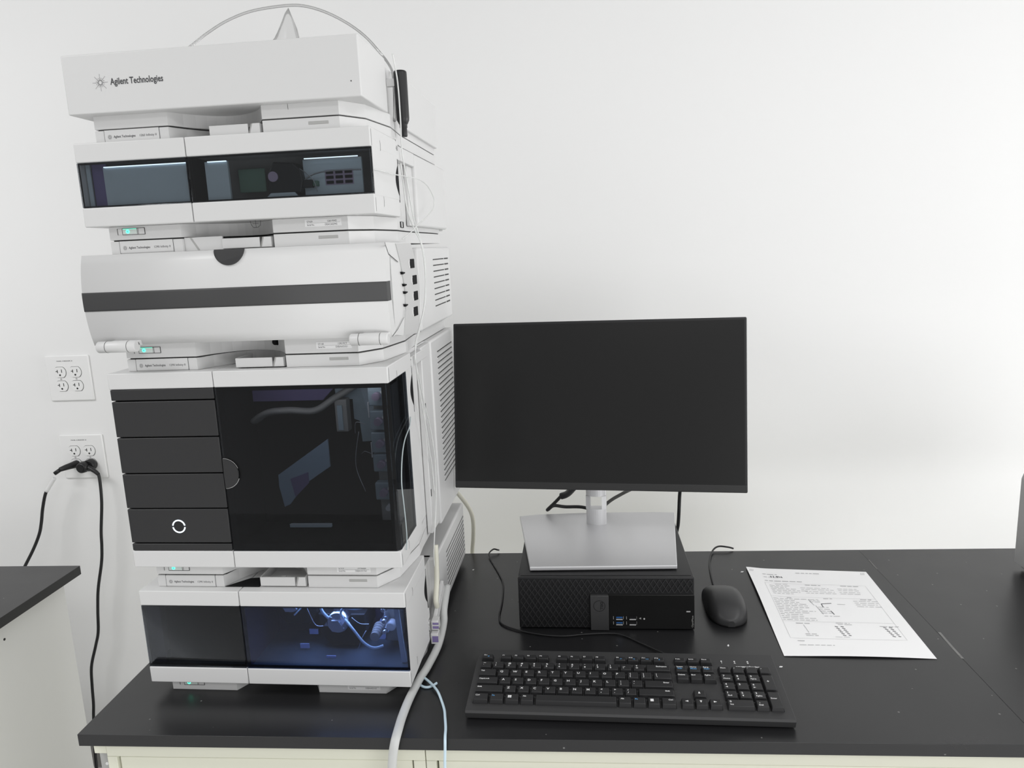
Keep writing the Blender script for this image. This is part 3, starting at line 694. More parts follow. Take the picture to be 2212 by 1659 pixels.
b = nb(); box(b, .2030, .240, .035, .038, w0+.012, .752, 0, .001); part('circuit_plate', b, GREENB, ch)
b = nb(); box(b, .298, .3760, .022, .026, w0+.0012, .7575, 0); box(b, .305, .3760, .0217, .0222, .7568, .7576, 1)  # white top strip is painted as a lit edge too
for i in range(3):
    for j in range(3):
        box(b, .3275+.0125*i, .3380+.0125*i, .0212, .0222, .7255+.0062*j, .7300+.0062*j, 3, .0008, 1)
        box(b, .3265+.0125*i, .3390+.0125*i, .0216, .0221, .7245+.0062*j, .7310+.0062*j, 2, .0006, 1)
part('vented_panel', b, [SLATE, LEGEND, MAUVE, MATTE], ch)
b = nb(); prism(b, [(.252, .716), (.296, .716), (.300, .730), (.298, .744), (.288, .754), (.262, .756), (.254, .742)], .012, .040, XZ, 0, .002); box(b, .298, .311, .014, .030, .722, .732, 0, .001); box(b, .311, .318, .016, .026, .7235, .7305, 1, .001)
prism(b, [(.250, .712), (.292, .712), (.288, .717), (.256, .717)], .011, .014, XZ, 2); fc = part('flow_cell', b, [BLACK, GREENB, SLATE], ch)
b = nb(); cyl(b, (.2610, .7375), 'y', .0065, .010, .013, 20); part('flow_cell_knob', b, MAUVE, fc)
b = nb(); tube(b, [(.300, .016, .731), (.315, .012, .738), (.340, .011, .741), (.378, .011, .7405)], .0010, 6); tube(b, [(.296, .014, .746), (.306, .012, .739), (.314, .012, .730), (.318, .012, .716)], .0006, 6); part('cell_tubes', b, CAPIL, fc)
rear_housing(t, .6736, .7852, depth=.479, front=.240)
b = nb(); box(b, .3845, WM-.001, .130, .238, .7650, .7850, 0, .001); box(b, .3845, .3900, .207, .24, .6745, .765, 0, .001); part('channel_strip', b, WHITE, t)
tube_clip(t, .1305, .7850)
b = nb(); cyl(b, (.382, .468), 'z', .007, .6710, .6738, 16); part('rear_foot', b, PALE, t)

# ---------------------------------------------------------------- 5. solvent cabinet (top)
Z = .8092
t = tower_thing('solvent_cabinet', 'topmost white cabinet of the stack with the large dark company lettering', Z)
bs = base_part(t, Z, .8264)
b = nb(); strip(b, [(.2880, .8258), (.2882, .8190)], .0004, front_plane(.0141), 0); part('seam_line', b, SEAM, bs)
b = nb(); box(b, 0, .3895, 0, .1225, .8262, .8988, 0, .0016, 2); box(b, .006, .378, .120, .212, .8262, .8975, 0); box(b, 0, .3895, .2060, .4610, .8200, .8950, 0, .0016, 2)
sh = part('shell', b, WHITE, t)
b = nb()
X, Zv = (1, 0, 0), (0, 0, 1)
add_text(b, 'Agilent Technologies', (.0632, -.0003, .8600), X, Zv, .0078, .0712, 0, False, .018)
for k_ in range(8):
    a = k_*math.pi/4+math.pi/8*0
    for j, (rr, ds) in enumerate(((.0026, .0006), (.0045, .0005), (.0064, .0004), (.0082, .00035), (.0098, .0003))):
        cyl(b, (.0497+rr*math.cos(a), .8634+rr*math.sin(a)), 'y', ds, -.0003, .0004, 8)
    a += math.pi/8
    for rr, ds in ((.0034, .0004), (.0054, .00035)):
        cyl(b, (.0497+rr*math.cos(a), .8634+rr*math.sin(a)), 'y', ds, -.0003, .0004, 8)
part('company_lettering', b, TEXT, sh, 'dark company name and starburst of dots')
b = nb(); cyl(b, (.3775, .8447), 'y', .0008, -.0003, .0003, 8); part('speck', b, SEAM, sh)

# ---------------------------------------------------------------- tubes, tool and film around the stack
t = thing('tube_tool', 'black ribbed tool handle hanging beside the topmost white cabinet', 'tool', TW(.4000, .1640, .8000), TA, off=(0, 0, 0))
b = nb(); 
for z, r_ in (): pass
prof = [(.0045, .0), (.0050, .001), (.0050, .012), (.0056, .0125), (.0056, .0165), (.0066, .018), (.0088, .0225), (.0092, .026), (.0096, .086), (.0094, .089), (.0080, .0905)]
rings = []
for r_, z in prof:
    rings.append([b.verts.new((r_*(1-.07*(i % 3 == 0 and .024 < z < .086))*math.cos(2*math.pi*i/24), r_*(1-.07*(i % 3 == 0 and .024 < z < .086))*math.sin(2*math.pi*i/24), z)) for i in range(24)])
for A, B in zip(rings, rings[1:]):
    for i in range(24): f = b.faces.new((A[i], A[(i+1) % 24], B[(i+1) % 24], B[i])); f.smooth = True
b.faces.new(rings[0][::-1]); b.faces.new(rings[-1])
part('handle', b, BLACK, t)
b = nb(); box(b, -.020, -.0085, -.004, .004, .070, .080, 0); part('hook', b, WHITE, t)
tower_tubes('coiled_tube', 'clear tube arching high over the topmost cabinet', 'tube', [[(-.012, .25, .9050), (.000, .25, .9290), (.0240, .25, .9560), (.0501, .25, .9722), (.0767, .25, .9874), (.1091, .25, 1.0021), (.1482, .25, 1.0128), (.1937, .25, 1.0168), (.2307, .25, 1.0154), (.2667, .25, 1.0042), (.3018, .25, .9851), (.3294, .245, .9632), (.3496, .240, .9404), (.368, .225, .917), (.383, .19, .893), (.3895, .165, .860), (.391, .150, .82)]], .0021, COIL)
b = nb()
vv = {}
NU, NV = 16, 10
for i in range(NU+1):
    for j in range(NV+1):
        u = .112+.118*i/NU; s = i/NU; h = .124*math.exp(-((u-.194)/.026)**2)+.06*math.exp(-((u-.155)/.022)**2)
        q = j/NV; edge = math.sin(math.pi*min(s*3, 1)*.5)*math.sin(math.pi*min((1-s)*3, 1)*.5)
        z = .899+max(0, h*edge)*(1-abs(2*q-1)**1.4)+.0025*random.random()
        vv[i, j] = b.verts.new(TW(u+.003*random.random(), .29+.05*(q-.5)+.004*random.random(), z))
for i in range(NU):
    for j in range(NV):
        f = b.faces.new((vv[i, j], vv[i+1, j], vv[i+1, j+1], vv[i, j+1])); f.smooth = True
solo('plastic_film', 'crumpled clear plastic film peaking on top of the topmost cabinet', 'plastic film', b, CLEARBAG, TW(.17, .29, .899))
tower_tubes('drain_line', 'pair of thin clear tubes running straight down the right flank of the stack', 'tube', [
    [(.400, .128, .905), (.4020, .138, .87), (.4015, .1420, .82), (.4000, .1450, .7952), (.3995, .1490, .7705), (.4015, .158, .735), (.4020, .170, .705), (.4030, .182, .679), (.409, .190, .650), (.412, .196, .6234), (.411, .196, .59), (.4095, .192, .56), (.404, .178, .5255), (.3995, .160, .50), (.3985, .1458, .479), (.3985, .155, .455), (.3985, .1693, .4317), (.3985, .190, .39), (.399, .2137, .3538), (.400, .2265, .31), (.400, .2299, .2859), (.400, .226, .25), (.3995, .2145, .21), (.3985, .196, .17), (.3975, .1859, .1401), (.3975, .190, .11), (.3975, .1990, .0884)],
    [(.3995, .134, .76), (.3995, .1400, .74), (.4000, .1500, .70), (.4030, .170, .672), (.411, .182, .645), (.413, .188, .60), (.410, .182, .555), (.404, .166, .522), (.3990, .150, .495), (.3985, .150, .46), (.3985, .162, .42), (.3985, .178, .38), (.3985, .196, .33), (.3985, .212, .285), (.3985, .216, .24)]], .0011, TUBE, None, 6)
tower_tubes('capillary_loop', 'thin white capillary looping out of the detector window and round the side', 'tube', [[(.3965, .006, .7390), (.402, .030, .7385), (.406, .0684, .7381), (.410, .1744, .7417), (.412, .2300, .7390), (.412, .2700, .7300), (.412, .2921, .7182), (.412, .285, .705), (.411, .2619, .6957), (.410, .2200, .684), (.409, .1785, .6747), (.408, .130, .662), (.407, .0832, .6530)]], .0008, BLUETUBE if False else TUBE, None, 6)
tower_tubes('sampler_tube', 'pale tube bowing across the smoked side pane of the tall sampler', 'tube', [[(.3975, .098, .396), (.4000, .0787, .3868), (.4005, .0437, .3750), (.4005, .0235, .355), (.4005, .0125, .3245), (.4005, .0153, .2932), (.4005, .0187, .2633), (.4000, .0202, .240), (.398, .021, .222)]], .0009, GREYTUBE, None, 8)
tower_tubes('waste_tube', 'yellowed tube running down the flank of the bottom pump', 'tube', [[(.3995, .195, .155), (.4000, .192, .140), (.4000, .190, .118), (.4000, .186, .095), (.4000, .176, .080), (.4005, .168, .068), (.4010, .172, .056)]], .0044, YELLOW, None, 10)
tubes('waste_tube', 'yellowed tube curving down behind the stack on its right', 'tube', [[(.440, .62, .130), (.4566, .62, .1074), (.4689, .62, .0847), (.4729, .62, .0592), (.4711, .62, .025), (.4672, .62, -.0094), (.46, .62, -.10), (.45, .63, -.3)]], .0045, YELLOW, None, 10)
# hose trough on the pump flank: holder plus hose
b = nb(); P = [TW(.4075, .152, .040), TW(.4075, .200, .045), TW(.4075, .235, .060), TW(.4075, .262, .078)]
box(b, 0, .006, 0, .085, -.009, .009, 0, .001)
for v_ in b.verts: pass
t = thing('hose_clamp', 'white plastic hose clamp on the lower right flank of the pump', 'clamp', TW(.3972, .148, .036), TA, off=(0, 0, 0))
bmesh.ops.rotate(b, cent=(0, 0, 0), matrix=Matrix.Rotation(math.radians(24), 3, 'X'), verts=b.verts)
part('clamp_arm', b, WHITE, t)
b = nb(); box(b, .0005, .012, -.012, .004, -.002, .014, 0, .001); box(b, .003, .0125, -.0128, -.0115, .001, .005, 1); box(b, .003, .0125, -.0128, -.0115, .008, .011, 1); part('clip', b, [WHITE, PURPLE], t)
b = nb(); box(b, .0005, .012, -.020, -.004, -.022, -.004, 0, .001); box(b, .003, .0125, -.0208, -.0195, -.018, -.008, 1); part('clip', b, [WHITE, PURPLE], t)
tubes('drain_hose', 'wide flattened white drain hose falling over the worktop edge beside the pump', 'hose', [[TW(.4065, .235, .062), TW(.4068, .195, .040), (.4660, .2650, .022), (.4645, .2173, .0095), (.4580, .1600, .0072), (.4520, .1266, .0070), (.4470, .0805, .0070), (.4455, .0382, .0070), (.4462, .0080, .0065), (.4455, -.0075, .0015), (.4425, -.0098, -.014), (.4395, -.0100, -.036), (.437, -.010, -.07), (.436, -.006, -.15)]], .0062, HOSE, None, 14, 8, .9)
tubes('drain_tube', 'thin blue-white tube looping on the worktop and hanging over its front edge', 'tube', [[(.4475, .138, .004), (.4560, .1340, .0045), (.4627, .1265, .0058), (.4744, .1125, .0058), (.4840, .0990, .0045), (.4909, .0845, .0030), (.5000, .0600, .0028), (.504, .0425, .0026), (.5085, .0200, .0026), (.5105, .0040, .0028), (.5115, -.0040, -.0010), (.5110, -.0050, -.012), (.5095, -.0045, -.033), (.508, -.004, -.07)]], .0019, BLUETUBE, None, 10)
tubes('tube_end', 'short curled blue-white tube end on the worktop beside the pump', 'tube', [[(.4470, .142, .004), (.4490, .130, .0032), (.4535, .120, .0022), (.4600, .1140, .0022), (.4671, .1130, .0022), (.4730, .1165, .0024), (.4785, .1225, .0030)]], .0019, BLUETUBE, None, 10)
tower_tubes('left_flank_tube', 'thin clear tubes hanging at the left flank between the upper modules', 'tube', [[(-.004, .16, .83), (-.012, .17, .80), (-.010, .18, .77)], [(-.003, .15, .70), (-.006, .15, .67), (-.004, .14, .64)], [(-.003, .19, .70), (-.008, .19, .675), (-.006, .18, .65)]], .0008, TUBE, None, 6)

# ================================================================ DESKTOP COMPUTER
PW, PD_, PH = .290, .288, .0926
t = thing('desktop_computer', 'black desktop computer lying flat beneath the monitor stand', 'computer', (.5918, .2821, 0), -.0141)
b = nb(); box(b, 0, PW, .0105, PD_, .003, PH-.0012, 0, .0015, 2); box(b, .004, PW-.004, .0125, .0135, PH-.0013, PH-.0005, 0)
for x in (.02, PW-.02):
    for y in (.03, PD_-.03): cyl(b, (x, y), 'z', .008, 0, .0035, 14)
part('case', b, mat('computer_case', (.017, .017, .018), .42), t)
b = nb(); box(b, 0, PW, .003, .0105, .002, PH, 0, .0015, 2); fr_ = part('front_bezel', b, BLACK, t)
b = nb()
def diamond_grid(x0, x1, z0, z1, st):
    n = int((x1-x0+z1-z0)/st)+2
    for k_ in range(-n, n):
        for sgn in (1, -1):
            xa = x0+k_*st; pts = []
            for i in range(41):
                z = z0+(z1-z0)*i/40; x = xa+sgn*(z-z0)*.62
                if x0 <= x <= x1: pts.append((x, z))
            if len(pts) > 1: strip(b, [pts[0], pts[-1]], .0011, front_plane(.0012), 0)
diamond_grid(.003, PW-.003, .066, PH-.003, .0098); diamond_grid(.003, .1180, .004, .066, .0098)
g_ = bmesh.ops.extrude_face_region(b, geom=list(b.faces)); bmesh.ops.translate(b, vec=(0, .0017, 0), verts=[v_ for v_ in g_['geom'] if isinstance(v_, bmesh.types.BMVert)])
part('grille', b, mat('grille_plastic', (.030, .030, .031), .45), fr_)
b = nb(); box(b, .1502, PW, .0002, .0045, .002, .0635, 0, .0008, 2); pn = part('drive_panel', b, mat('gloss_panel', (.008, .008, .008), .3), fr_)
b = nb(); box(b, .1197, .1500, -.0030, .0045, .001, .0630, 0, .0008, 2); bd = part('badge_bar', b, mat('badge_grey', (.050, .050, .051), .45), fr_)
b = nb(); ring = arc(.1345, .0450, .0094, 0, 360, 40); strip(b, ring, .0008, front_plane(-.0032), 0)
add_text(b, 'DELL', (.1345+.0018, -.0032, .0450+.0002), (0, 0, -1), (1, 0, 0), .0042, .0130, 0, True, .02)
for v_ in b.verts: pass
part('badge', b, BLACK, bd)
def usb(x, z, blue):
    b = nb(); box(b, x-.0063, x+.0063, -.0002, .001, z-.0032, z+.0032, 0); box(b, x-.0052, x+.0052, -.0006, 0, z+.0005, z+.0024, 1); box(b, x-.0053, x+.0053, -.0006, 0, z-.0030, z-.0013, 2)
    part('usb_port', b, [MATTE, USB if blue else BLACK, SILVER], pn)
for z in (.0218, .0122): usb(.1672, z, True); usb(.1892, z, False)
b = nb(); cyl(b, (.2080, .0206), 'y', .0014, -.0004, .001, 12, 0)
for x in (.1575, .1737, .1790, .1955):
    for z in (.0222, .0130): box(b, x-.0004, x+.0004, -.0001, .0003, z-.0026, z+.0026, 1)
prism(b, [(.1995, .0214), (.2030, .0232), (.2030, .0196)], -.0001, .0003, XZ, 1)
part('port_markings', b, [SILVER, GREYM], pn)
b = nb(); box(b, .2768, .2832, -.0002, .001, .0330, .0348, 0); part('status_light', b, PALE, pn)
b = nb(); add_text(b, 'OptiPlex', (.2880, -.0001, .006), (0, 0, 1), (-1, 0, 0), .0028, .0210, 0); part('model_print', b, GREYM, pn)

# ================================================================ MONITOR
t = thing('monitor', 'wide black monitor switched off on a silver stand', 'monitor', (.730, .430, .0927), -.1078, off=(0, 0, 0))
Mi = Matrix.Translation((.730, .430, 0.)) @ Matrix.Rotation(-.1078, 4, 'Z'); Mi = Mi.inverted()
def ml(x, y, z): return Mi @ Vector((x, y, z-.0927))      # desk coordinates -> monitor coordinates
def ym(bm, xf):
    bmesh.ops.transform(bm, matrix=xf, verts=bm.verts)
# panel: bottom-left corner of the front face at (.4615,.4748,.1872)
p0 = ml(.4630, .4748, .1872)
PX = Matrix.Translation(p0) @ Matrix.Rotation(-.1666, 4, 'X')
SWd, SHt = .538, .3137
b = nb(); box(b, 0, SWd, .0008, .012, 0, SHt, 0, .0022, 3); box(b, .09, SWd-.09, .012, .040, .04, SHt-.05, 0, .010, 3); ym(b, PX); pan = part('panel_shell', b, BLACK, t)
b = nb(); box(b, .0045, SWd-.0045, .0004, .0016, .0148, SHt-.0045, 0); ym(b, PX); part('screen', b, SCREEN, pan, 'dark screen, off')
b = nb(); box(b, .0012, SWd-.0012, -.0004, .0016, .0012, .0140, 0, .0008, 2); ym(b, PX); part('chin_bezel', b, mat('chin_plastic', (.022, .022, .022), .4), pan)
# neck and base
b = nb()
bp = [(.579, .5492), (.62, .5560), (.74, .5625), (.85, .5600), (.8884, .5583), (.8587, .3116), (.6114, .3089)]
# symmetrical trapezoid foot, resting on the computer
bpl = [ml(x, y, .103) for x, y in bp]
prism(b, [(p.x, p.y) for p in bpl], .0004, .0078, XY, 0, .0018); part('foot', b, ALU, t)
nc = ml(.732, .5040, .1)
b = nb(); pl = [(nc.x+.0195*math.cos(a)*(1), nc.y+.011*math.sin(a)) for a in [2*math.pi*i/28 for i in range(28)]]
def sq(p, q, t_): return (p, q+ (t_-.0078)*-.02, t_)
prism(b, pl, .0078, .0400, XY, 0)
for s_ in (-1, 1):
    prism(b, [(nc.x+s_*.0195, nc.y-.006), (nc.x+s_*.0195, nc.y+.008), (nc.x+s_*.0112, nc.y+.011), (nc.x+s_*.0112, nc.y-.010)], .0395, .0660, XY, 0)
prism(b, pl, .0655, .20, XY, 0)
bmesh.ops.recalc_face_normals(b, faces=b.faces)
part('neck', b, ALU, t)
b = nb(); box(b, nc.x-.03, nc.x+.03, nc.y-.012, nc.y+.014, .17, .25, 0, .004); part('bracket', b, BLACK, t)
# cables behind the monitor
t = thing('monitor_cable', 'black cable with thick connector bending behind the left of the silver stand', 'cable', (.68, .56, .15), off=(.68, .56, .15))
b = nb(); tube(b, [(.6638, .548, .1417), (.6500, .552, .1260), (.6360, .560, .1100), (.6365, .566, .1070), (.6480, .572, .1130), (.6704, .575, .1090), (.7084, .578, .1060), (.735, .582, .090), (.74, .590, .04)], .0034, 10); part('cable', b, RUBBER, t)
b = nb(); tube(b, [(.6900, .520, .170), (.6766, .540, .1490), (.6640, .548, .1415)], .0068, 12, 4); part('connector', b, BLACK, t)
tubes('monitor_cable', 'dark grey cable slanting down from the monitor to the right of the stand neck', 'cable', [[(.802, .53, .160), (.7919, .56, .1435), (.780, .565, .135), (.7667, .566, .1268), (.7539, .57, .115), (.740, .58, .095), (.735, .590, .05)]], .0034, GREYCABLE, None, 10)
tubes('monitor_cable', 'black cable hanging straight down behind the right side of the monitor', 'cable', [[(.903, .545, .190), (.9028, .580, .1334), (.9015, .584, .0907), (.9002, .586, .0637), (.8977, .588, .0475), (.893, .588, .02), (.89, .592, .006)]], .0036, RUBBER, None, 10)

# ================================================================ KEYBOARD
KW, KD = .4380, .1405
t = thing('keyboard', 'black full-size keyboard at the front of the worktop', 'keyboard', (.5325, .0405, .0062), -.0330, rotx=.060)
b = nb()
prism(b, [(.002, -.004), (KD-.002, -.004), (KD, .0075), (KD-.002, .010), (.001, .0088), (-.001, .0060)], 0, KW, lambda p, q, s: (s, p, q), 0, .0010)
box(b, .01, KW-.01, .006, .012, -.0058, -.0035, 0)
for x in (.03, KW-.06): box(b, x, x+.03, KD-.012, KD-.006, -.0135, -.003, 0, .001)
case = part('case', b, mat('keyboard_case', (.036, .036, .037), .5, bump=(700, .08)), t)
U = (KW-.018)/22.5; X0 = .0075
KEYM = mat('keycap', (.017, .017, .018), .45)
rows_y = [.1145, .0945, .0765, .0585, .0405, .0225]          # centres, back to front (F row first)
def ptop(y): return .0095+.0011*(y/KD)
def keycap(x0, w_, y, h_, legends, d2=0., name='key', hh=.0062):
    xa = X0+x0*U+.0006; xb = X0+(x0+w_)*U-.0006; ya = y-h_/2; yb = y+h_/2+d2
    zb = ptop(y)-.0005; zt = zb+hh
    b = nb()
    t1 = .0017
    A = [(xa, ya), (xb, ya), (xb, yb), (xa, yb)]
    Bt = [(xa+t1, ya+t1*.9), (xb-t1, ya+t1*.9), (xb-t1, yb-t1*.6), (xa+t1, yb-t1*.6)]
    a = [b.verts.new((*p, zb)) for p in A]; c = [b.verts.new((*p, zt)) for p in Bt]
    fs = [b.faces.new(a[::-1]), b.faces.new(c)]+[b.faces.new((a[i], a[(i+1) % 4], c[(i+1) % 4], c[i])) for i in range(4)]
    es = [e_ for e_ in b.edges if not all(v_.co.z < zb+1e-5 for v_ in e_.verts)]
    r_ = bmesh.ops.bevel(b, geom=es, offset=.0007, segments=2, profile=.5, affect='EDGES')
    for f in r_['faces']: f.smooth = True
    for s, lx, ly, ht, mi in legends:
        if s == '#win':
            for dx in (0, 1):
                for dy in (0, 1): box(b, xa+.0042+dx*.0026, xa+.0065+dx*.0026, yb-.0090+dy*.0026, yb-.0067+dy*.0026, zt, zt+.00012, 1)
        elif s == '#menu': box(b, xa+.0042, xa+.0086, yb-.0090, yb-.0040, zt, zt+.00012, 1)
        elif s[0] == '#' and len(s) > 1:
            cx_ = xa+lx; cy2 = yb-ly; r2 = ht*.62
            an = {'#u': 90, '#l': 180, '#d': 270, '#r': 0}[s]
            prism(b, [(cx_+r2*math.cos(math.radians(an+q)), cy2+r2*math.sin(math.radians(an+q))) for q in (0, 140, 220)], zt, zt+.00012, XY, 1)
        else: add_text(b, s, (xa+lx, yb-ly-ht, zt+.00012), (1, 0, 0), (0, 1, 0), ht, None, mi, False, .02)
    return part(name, b, [KEYM, LEGEND, BLUE], t)
H = .0153; L1 = .0034
S = lambda s: [(s, .0038, .0040, .0040, 1)]
W_ = lambda s: [(s, .0034, .0036, .0026, 1)]
D2 = lambda a, c: [(a, .0044, .0032, .0032, 1), (c, .0044, .0082, .0032, 1)]
fy, fh = rows_y[0], .0112
keycap(0, 1, fy, fh, [('Esc', .003, .0022, .0025, 1), ('o', .0085, .0050, .0026, 2)])
for i in range(12):
    x = 1.45+i*1.0+(i//4)*.42 if False else [1.5, 2.5, 3.5, 4.5, 6.0, 7.0, 8.0, 9.0, 10.62, 11.62, 12.62, 13.62][i]+(.35 if i < 8 else .38)*0
    lg = [('F%d' % (i+1), .003, .0022, .0026, 1)]
    if i >= 8: lg.append((['|<', '>|', '>>', '()'][i-8], .0086, .0050, .0024, 2))
    keycap(x, 1, fy, fh, lg)
for i, s in enumerate(('PrtSc', 'ScrLk', 'Pause')): keycap(15.25+i, 1, fy, fh, [(s, .0028, .0030, .0022, 1)])
for i, (a, c) in enumerate(zip('~!@#$%^&*()_+', '`1234567890-=')): keycap(i, 1, rows_y[1], H, D2(a, c))
keycap(13, 2, rows_y[1], H, [('Backspace', .0150, .0036, .0026, 1)])
keycap(0, 1.5, rows_y[2], H, W_('Tab'))
for i, c in enumerate('QWERTYUIOP'): keycap(1.5+i, 1, rows_y[2], H, S(c))
for i, (a, c) in enumerate((('{', '['), ('}', ']'))): keycap(11.5+i, 1, rows_y[2], H, D2(a, c))
keycap(13.5, 1.5, rows_y[2], H, D2('|', '\\'))
keycap(0, 1.75, rows_y[3], H, W_('CapsLock'))
for i, c in enumerate('ASDFGHJKL'): keycap(1.75+i, 1, rows_y[3], H, S(c))
keycap(10.75, 1, rows_y[3], H, D2(':', ';')); keycap(11.75, 1, rows_y[3], H, D2('"', "'"))
keycap(12.75, 2.25, rows_y[3], H, [('Enter', .0270, .0036, .0026, 1)])
keycap(0, 2.25, rows_y[4], H, W_('Shift'))
for i, c in enumerate('ZXCVBNM'): keycap(2.25+i, 1, rows_y[4], H, S(c))
for i, (a, c) in enumerate((('<', ','), ('>', '.'), ('?', '/'))): keycap(9.25+i, 1, rows_y[4], H, D2(a, c))
keycap(12.25, 2.75, rows_y[4], H, [('Shift', .0370, .0036, .0026, 1)])
xs = 0
for w_, lg, nm in ((1.25, W_('Ctrl'), 'key'), (1.15, [('Fn', .0034, .0036, .0028, 2)], 'key'), (1.15, [('#win', 0, 0, 0, 1)], 'key'), (1.1, W_('Alt'), 'key'), (6.1, [], 'space_bar'), (1.05, W_('Alt'), 'key'), (1.05, [('Fn', .0034, .0036, .0028, 2)], 'key'), (1.0, [('#menu', 0, 0, 0, 1)], 'key'), (1.15, [('Ctrl', .0100, .0036, .0026, 1)], 'key')):
    keycap(xs, w_, rows_y[5], H, lg, name=nm); xs += w_
for r_, ks in ((1, (('Insert', 'Vol-'), ('Home', 'Mute'), ('PgUp', 'Vol+'))), (2, (('Delete', ''), ('End', ''), ('PgDn', '')))):
    for i, (a, c) in enumerate(ks):
        lg = [(a, .0026, .0030, .0026, 1)]
        if c: lg += [(c, .0030, .0066, .0030, 2)]
        keycap(15.25+i, 1, rows_y[r_], H, lg)
keycap(16.25, 1, rows_y[4], H, [('#u', .008, .0065, .0040, 1)])
for i, s in enumerate(('#l', '#d', '#r')): keycap(15.25+i, 1, rows_y[5], H, [(s, .008, .0065, .0040, 1)])
for i, s in enumerate(('Num', '/', '*', '-')): keycap(18.5+i, 1, rows_y[1], H, W_(s))
for r_, ks in ((2, (('7', 'Home'), ('8', '#u'), ('9', 'PgUp'))), (3, (('4', '#l'), ('5', ''), ('6', '#r'))), (4, (('1', 'End'), ('2', '#d'), ('3', 'PgDn')))):
    for i, (a, c) in enumerate(ks):
        lg = [(a, .0040, .0030, .0036, 1)]
        if c: lg.append((c, .0055, .0105, .0030, 1) if c[0] == '#' and len(c) > 1 else (c, .0040, .0090, .0026, 1))
        keycap(18.5+i, 1, rows_y[r_], H, lg)
keycap(21.5, 1, rows_y[3], H, [('+', .0060, .0130, .0040, 1)], d2=rows_y[2]-rows_y[3])
keycap(21.5, 1, rows_y[5], H, [('Enter', .0035, .0130, .0026, 1)], d2=rows_y[4]-rows_y[5])
keycap(18.5, 2, rows_y[5], H, [('0', .0040, .0030, .0036, 1), ('Ins', .0040, .0090, .0028, 1)])
keycap(20.5, 1, rows_y[5], H, [('.', .0050, .0030, .0036, 1), ('Del', .0040, .0090, .0028, 1)])
b = nb()
for x, s in ((19.0, '1'), (20.0, 'A'), (21.0, '#')):
    xx = X0+x*U
    cyl(b, (xx, .1205), 'z', .0011, .0100, .0108, 10, 0); 
    if s != '#': add_text(b, s, (xx, .1150, .0108), (1, 0, 0), (0, 1, 0), .0030, None, 0, True, .02)
    else: prism(b, [(xx-.0015, .1177), (xx+.0015, .1177), (xx, .1151)], .0105, .0108, XY, 0)
part('lock_lights', b, LEGEND, case)
b = nb(); add_text(b, 'amazonbasics', (X0+20.0*U, .1065, .0108), (1, 0, 0), (0, 1, 0), .0036, .0335, 0, False, .03); part('brand_print', b, LEGEND, case)
tubes('keyboard_cable', 'thin black keyboard cable curling around the left of the computer', 'cable', [[(.5271, .603, .004), (.5240, .5980, .007), (.5160, .5960, .009), (.5085, .5800, .006), (.5163, .553, .0021), (.5391, .4881, .0021), (.5498, .4444, .0021), (.5536, .3789, .0021), (.5535, .3236, .0021), (.5620, .2953, .0021), (.5950, .2740, .0021), (.635, .2604, .0021), (.6682, .2572, .0021), (.6972, .2623, .0021), (.7387, .2660, .0021), (.7628, .2603, .0021), (.7891, .237, .0021), (.8100, .2160, .0030), (.8290, .1930, .0060), (.836, .180, .0070)]], .0016, RUBBER, None, 8)

# ================================================================ MOUSE
t = thing('computer_mouse', 'black computer mouse right of the desktop computer', 'mouse', (.9450, .3440, 0), -.02)
def mouse_half(s, side=1):
    # s from 0 (front, cable end) to 1 (palm end) -> half width
    return .0325*(.985+.05*math.sin(math.pi*s))*((1-(max(0, s-.55)/.45)**2.6)**.5 if s > .55 else 1)*((1-((.06-s)/.06)**2*.07) if s < .06 else 1)
NS, NA = 28, 22
b = nb(); R_ = []
for i in range(NS+1):
    s = i/NS*.995; y = .0570-.1150*s; hw = max(.002, mouse_half(s)); ht = .0060+.0295*(math.sin(math.pi*(.16+.70*s)))**1.15*(1 if s < .75 else (1-((s-.75)/.25)**2*.65)); ht = max(.007, ht)
    ring = []
    for j in range(NA+1):
        a = math.pi*j/NA; c_, s_ = math.cos(a), math.sin(a)
        ring.append(b.verts.new((hw*math.copysign(abs(c_)**.62, c_), y, .0015+ht*abs(s_)**.75)))
    R_.append(ring)
for A, B in zip(R_, R_[1:]):
    for j in range(NA): f = b.faces.new((A[j], A[j+1], B[j+1], B[j])); f.smooth = True
    b.faces.new((A[0], B[0], B[-1], A[-1]))
b.faces.new(R_[0]); b.faces.new(R_[-1][::-1])
body = part('shell', b, mat('mouse_plastic', (.034, .034, .035), .42), t)
b = nb(); cyl(b, (.0440, .0145), 'x', .0090, -.0035, .0035, 20, 0, True, .001); part('scroll_wheel', b, RUBBER, t)
b = nb(); tube(b, [(-.0165, .0375, .0262), (-.006, .0385, .0266), (.008, .0375, .0262), (.013, .0360, .0262)], .0011, 6, 4); part('highlight_arc', b, SILVER, t, 'silver arc drawn as the highlight behind the buttons')  # gloss highlight modelled as a silver arc
b = nb()
MC = [(.9408, .4120, .006), (.9430, .430, .0030), (.9475, .4856, .0021), (.9547, .5366, .0021), (.9688, .5849, .0040), (.9838, .6010, .0080), (1.0031, .5990, .0075), (1.015, .602, .003)]
def mloc(x, y, z): dx, dy = x-.9450, y-.3440; return (dx*math.cos(.02)-dy*math.sin(.02), dx*math.sin(.02)+dy*math.cos(.02), z)
tube(b, [mloc(*p) for p in MC], .0018, 8); part('cable', b, RUBBER, t)
b = nb(); tube(b, [(0, .0560, .010), (-.0012, .0690, .0065)], .0035, 10, 0, rf=lambda s: 1-.35*s); part('strain_relief', b, RUBBER, t)

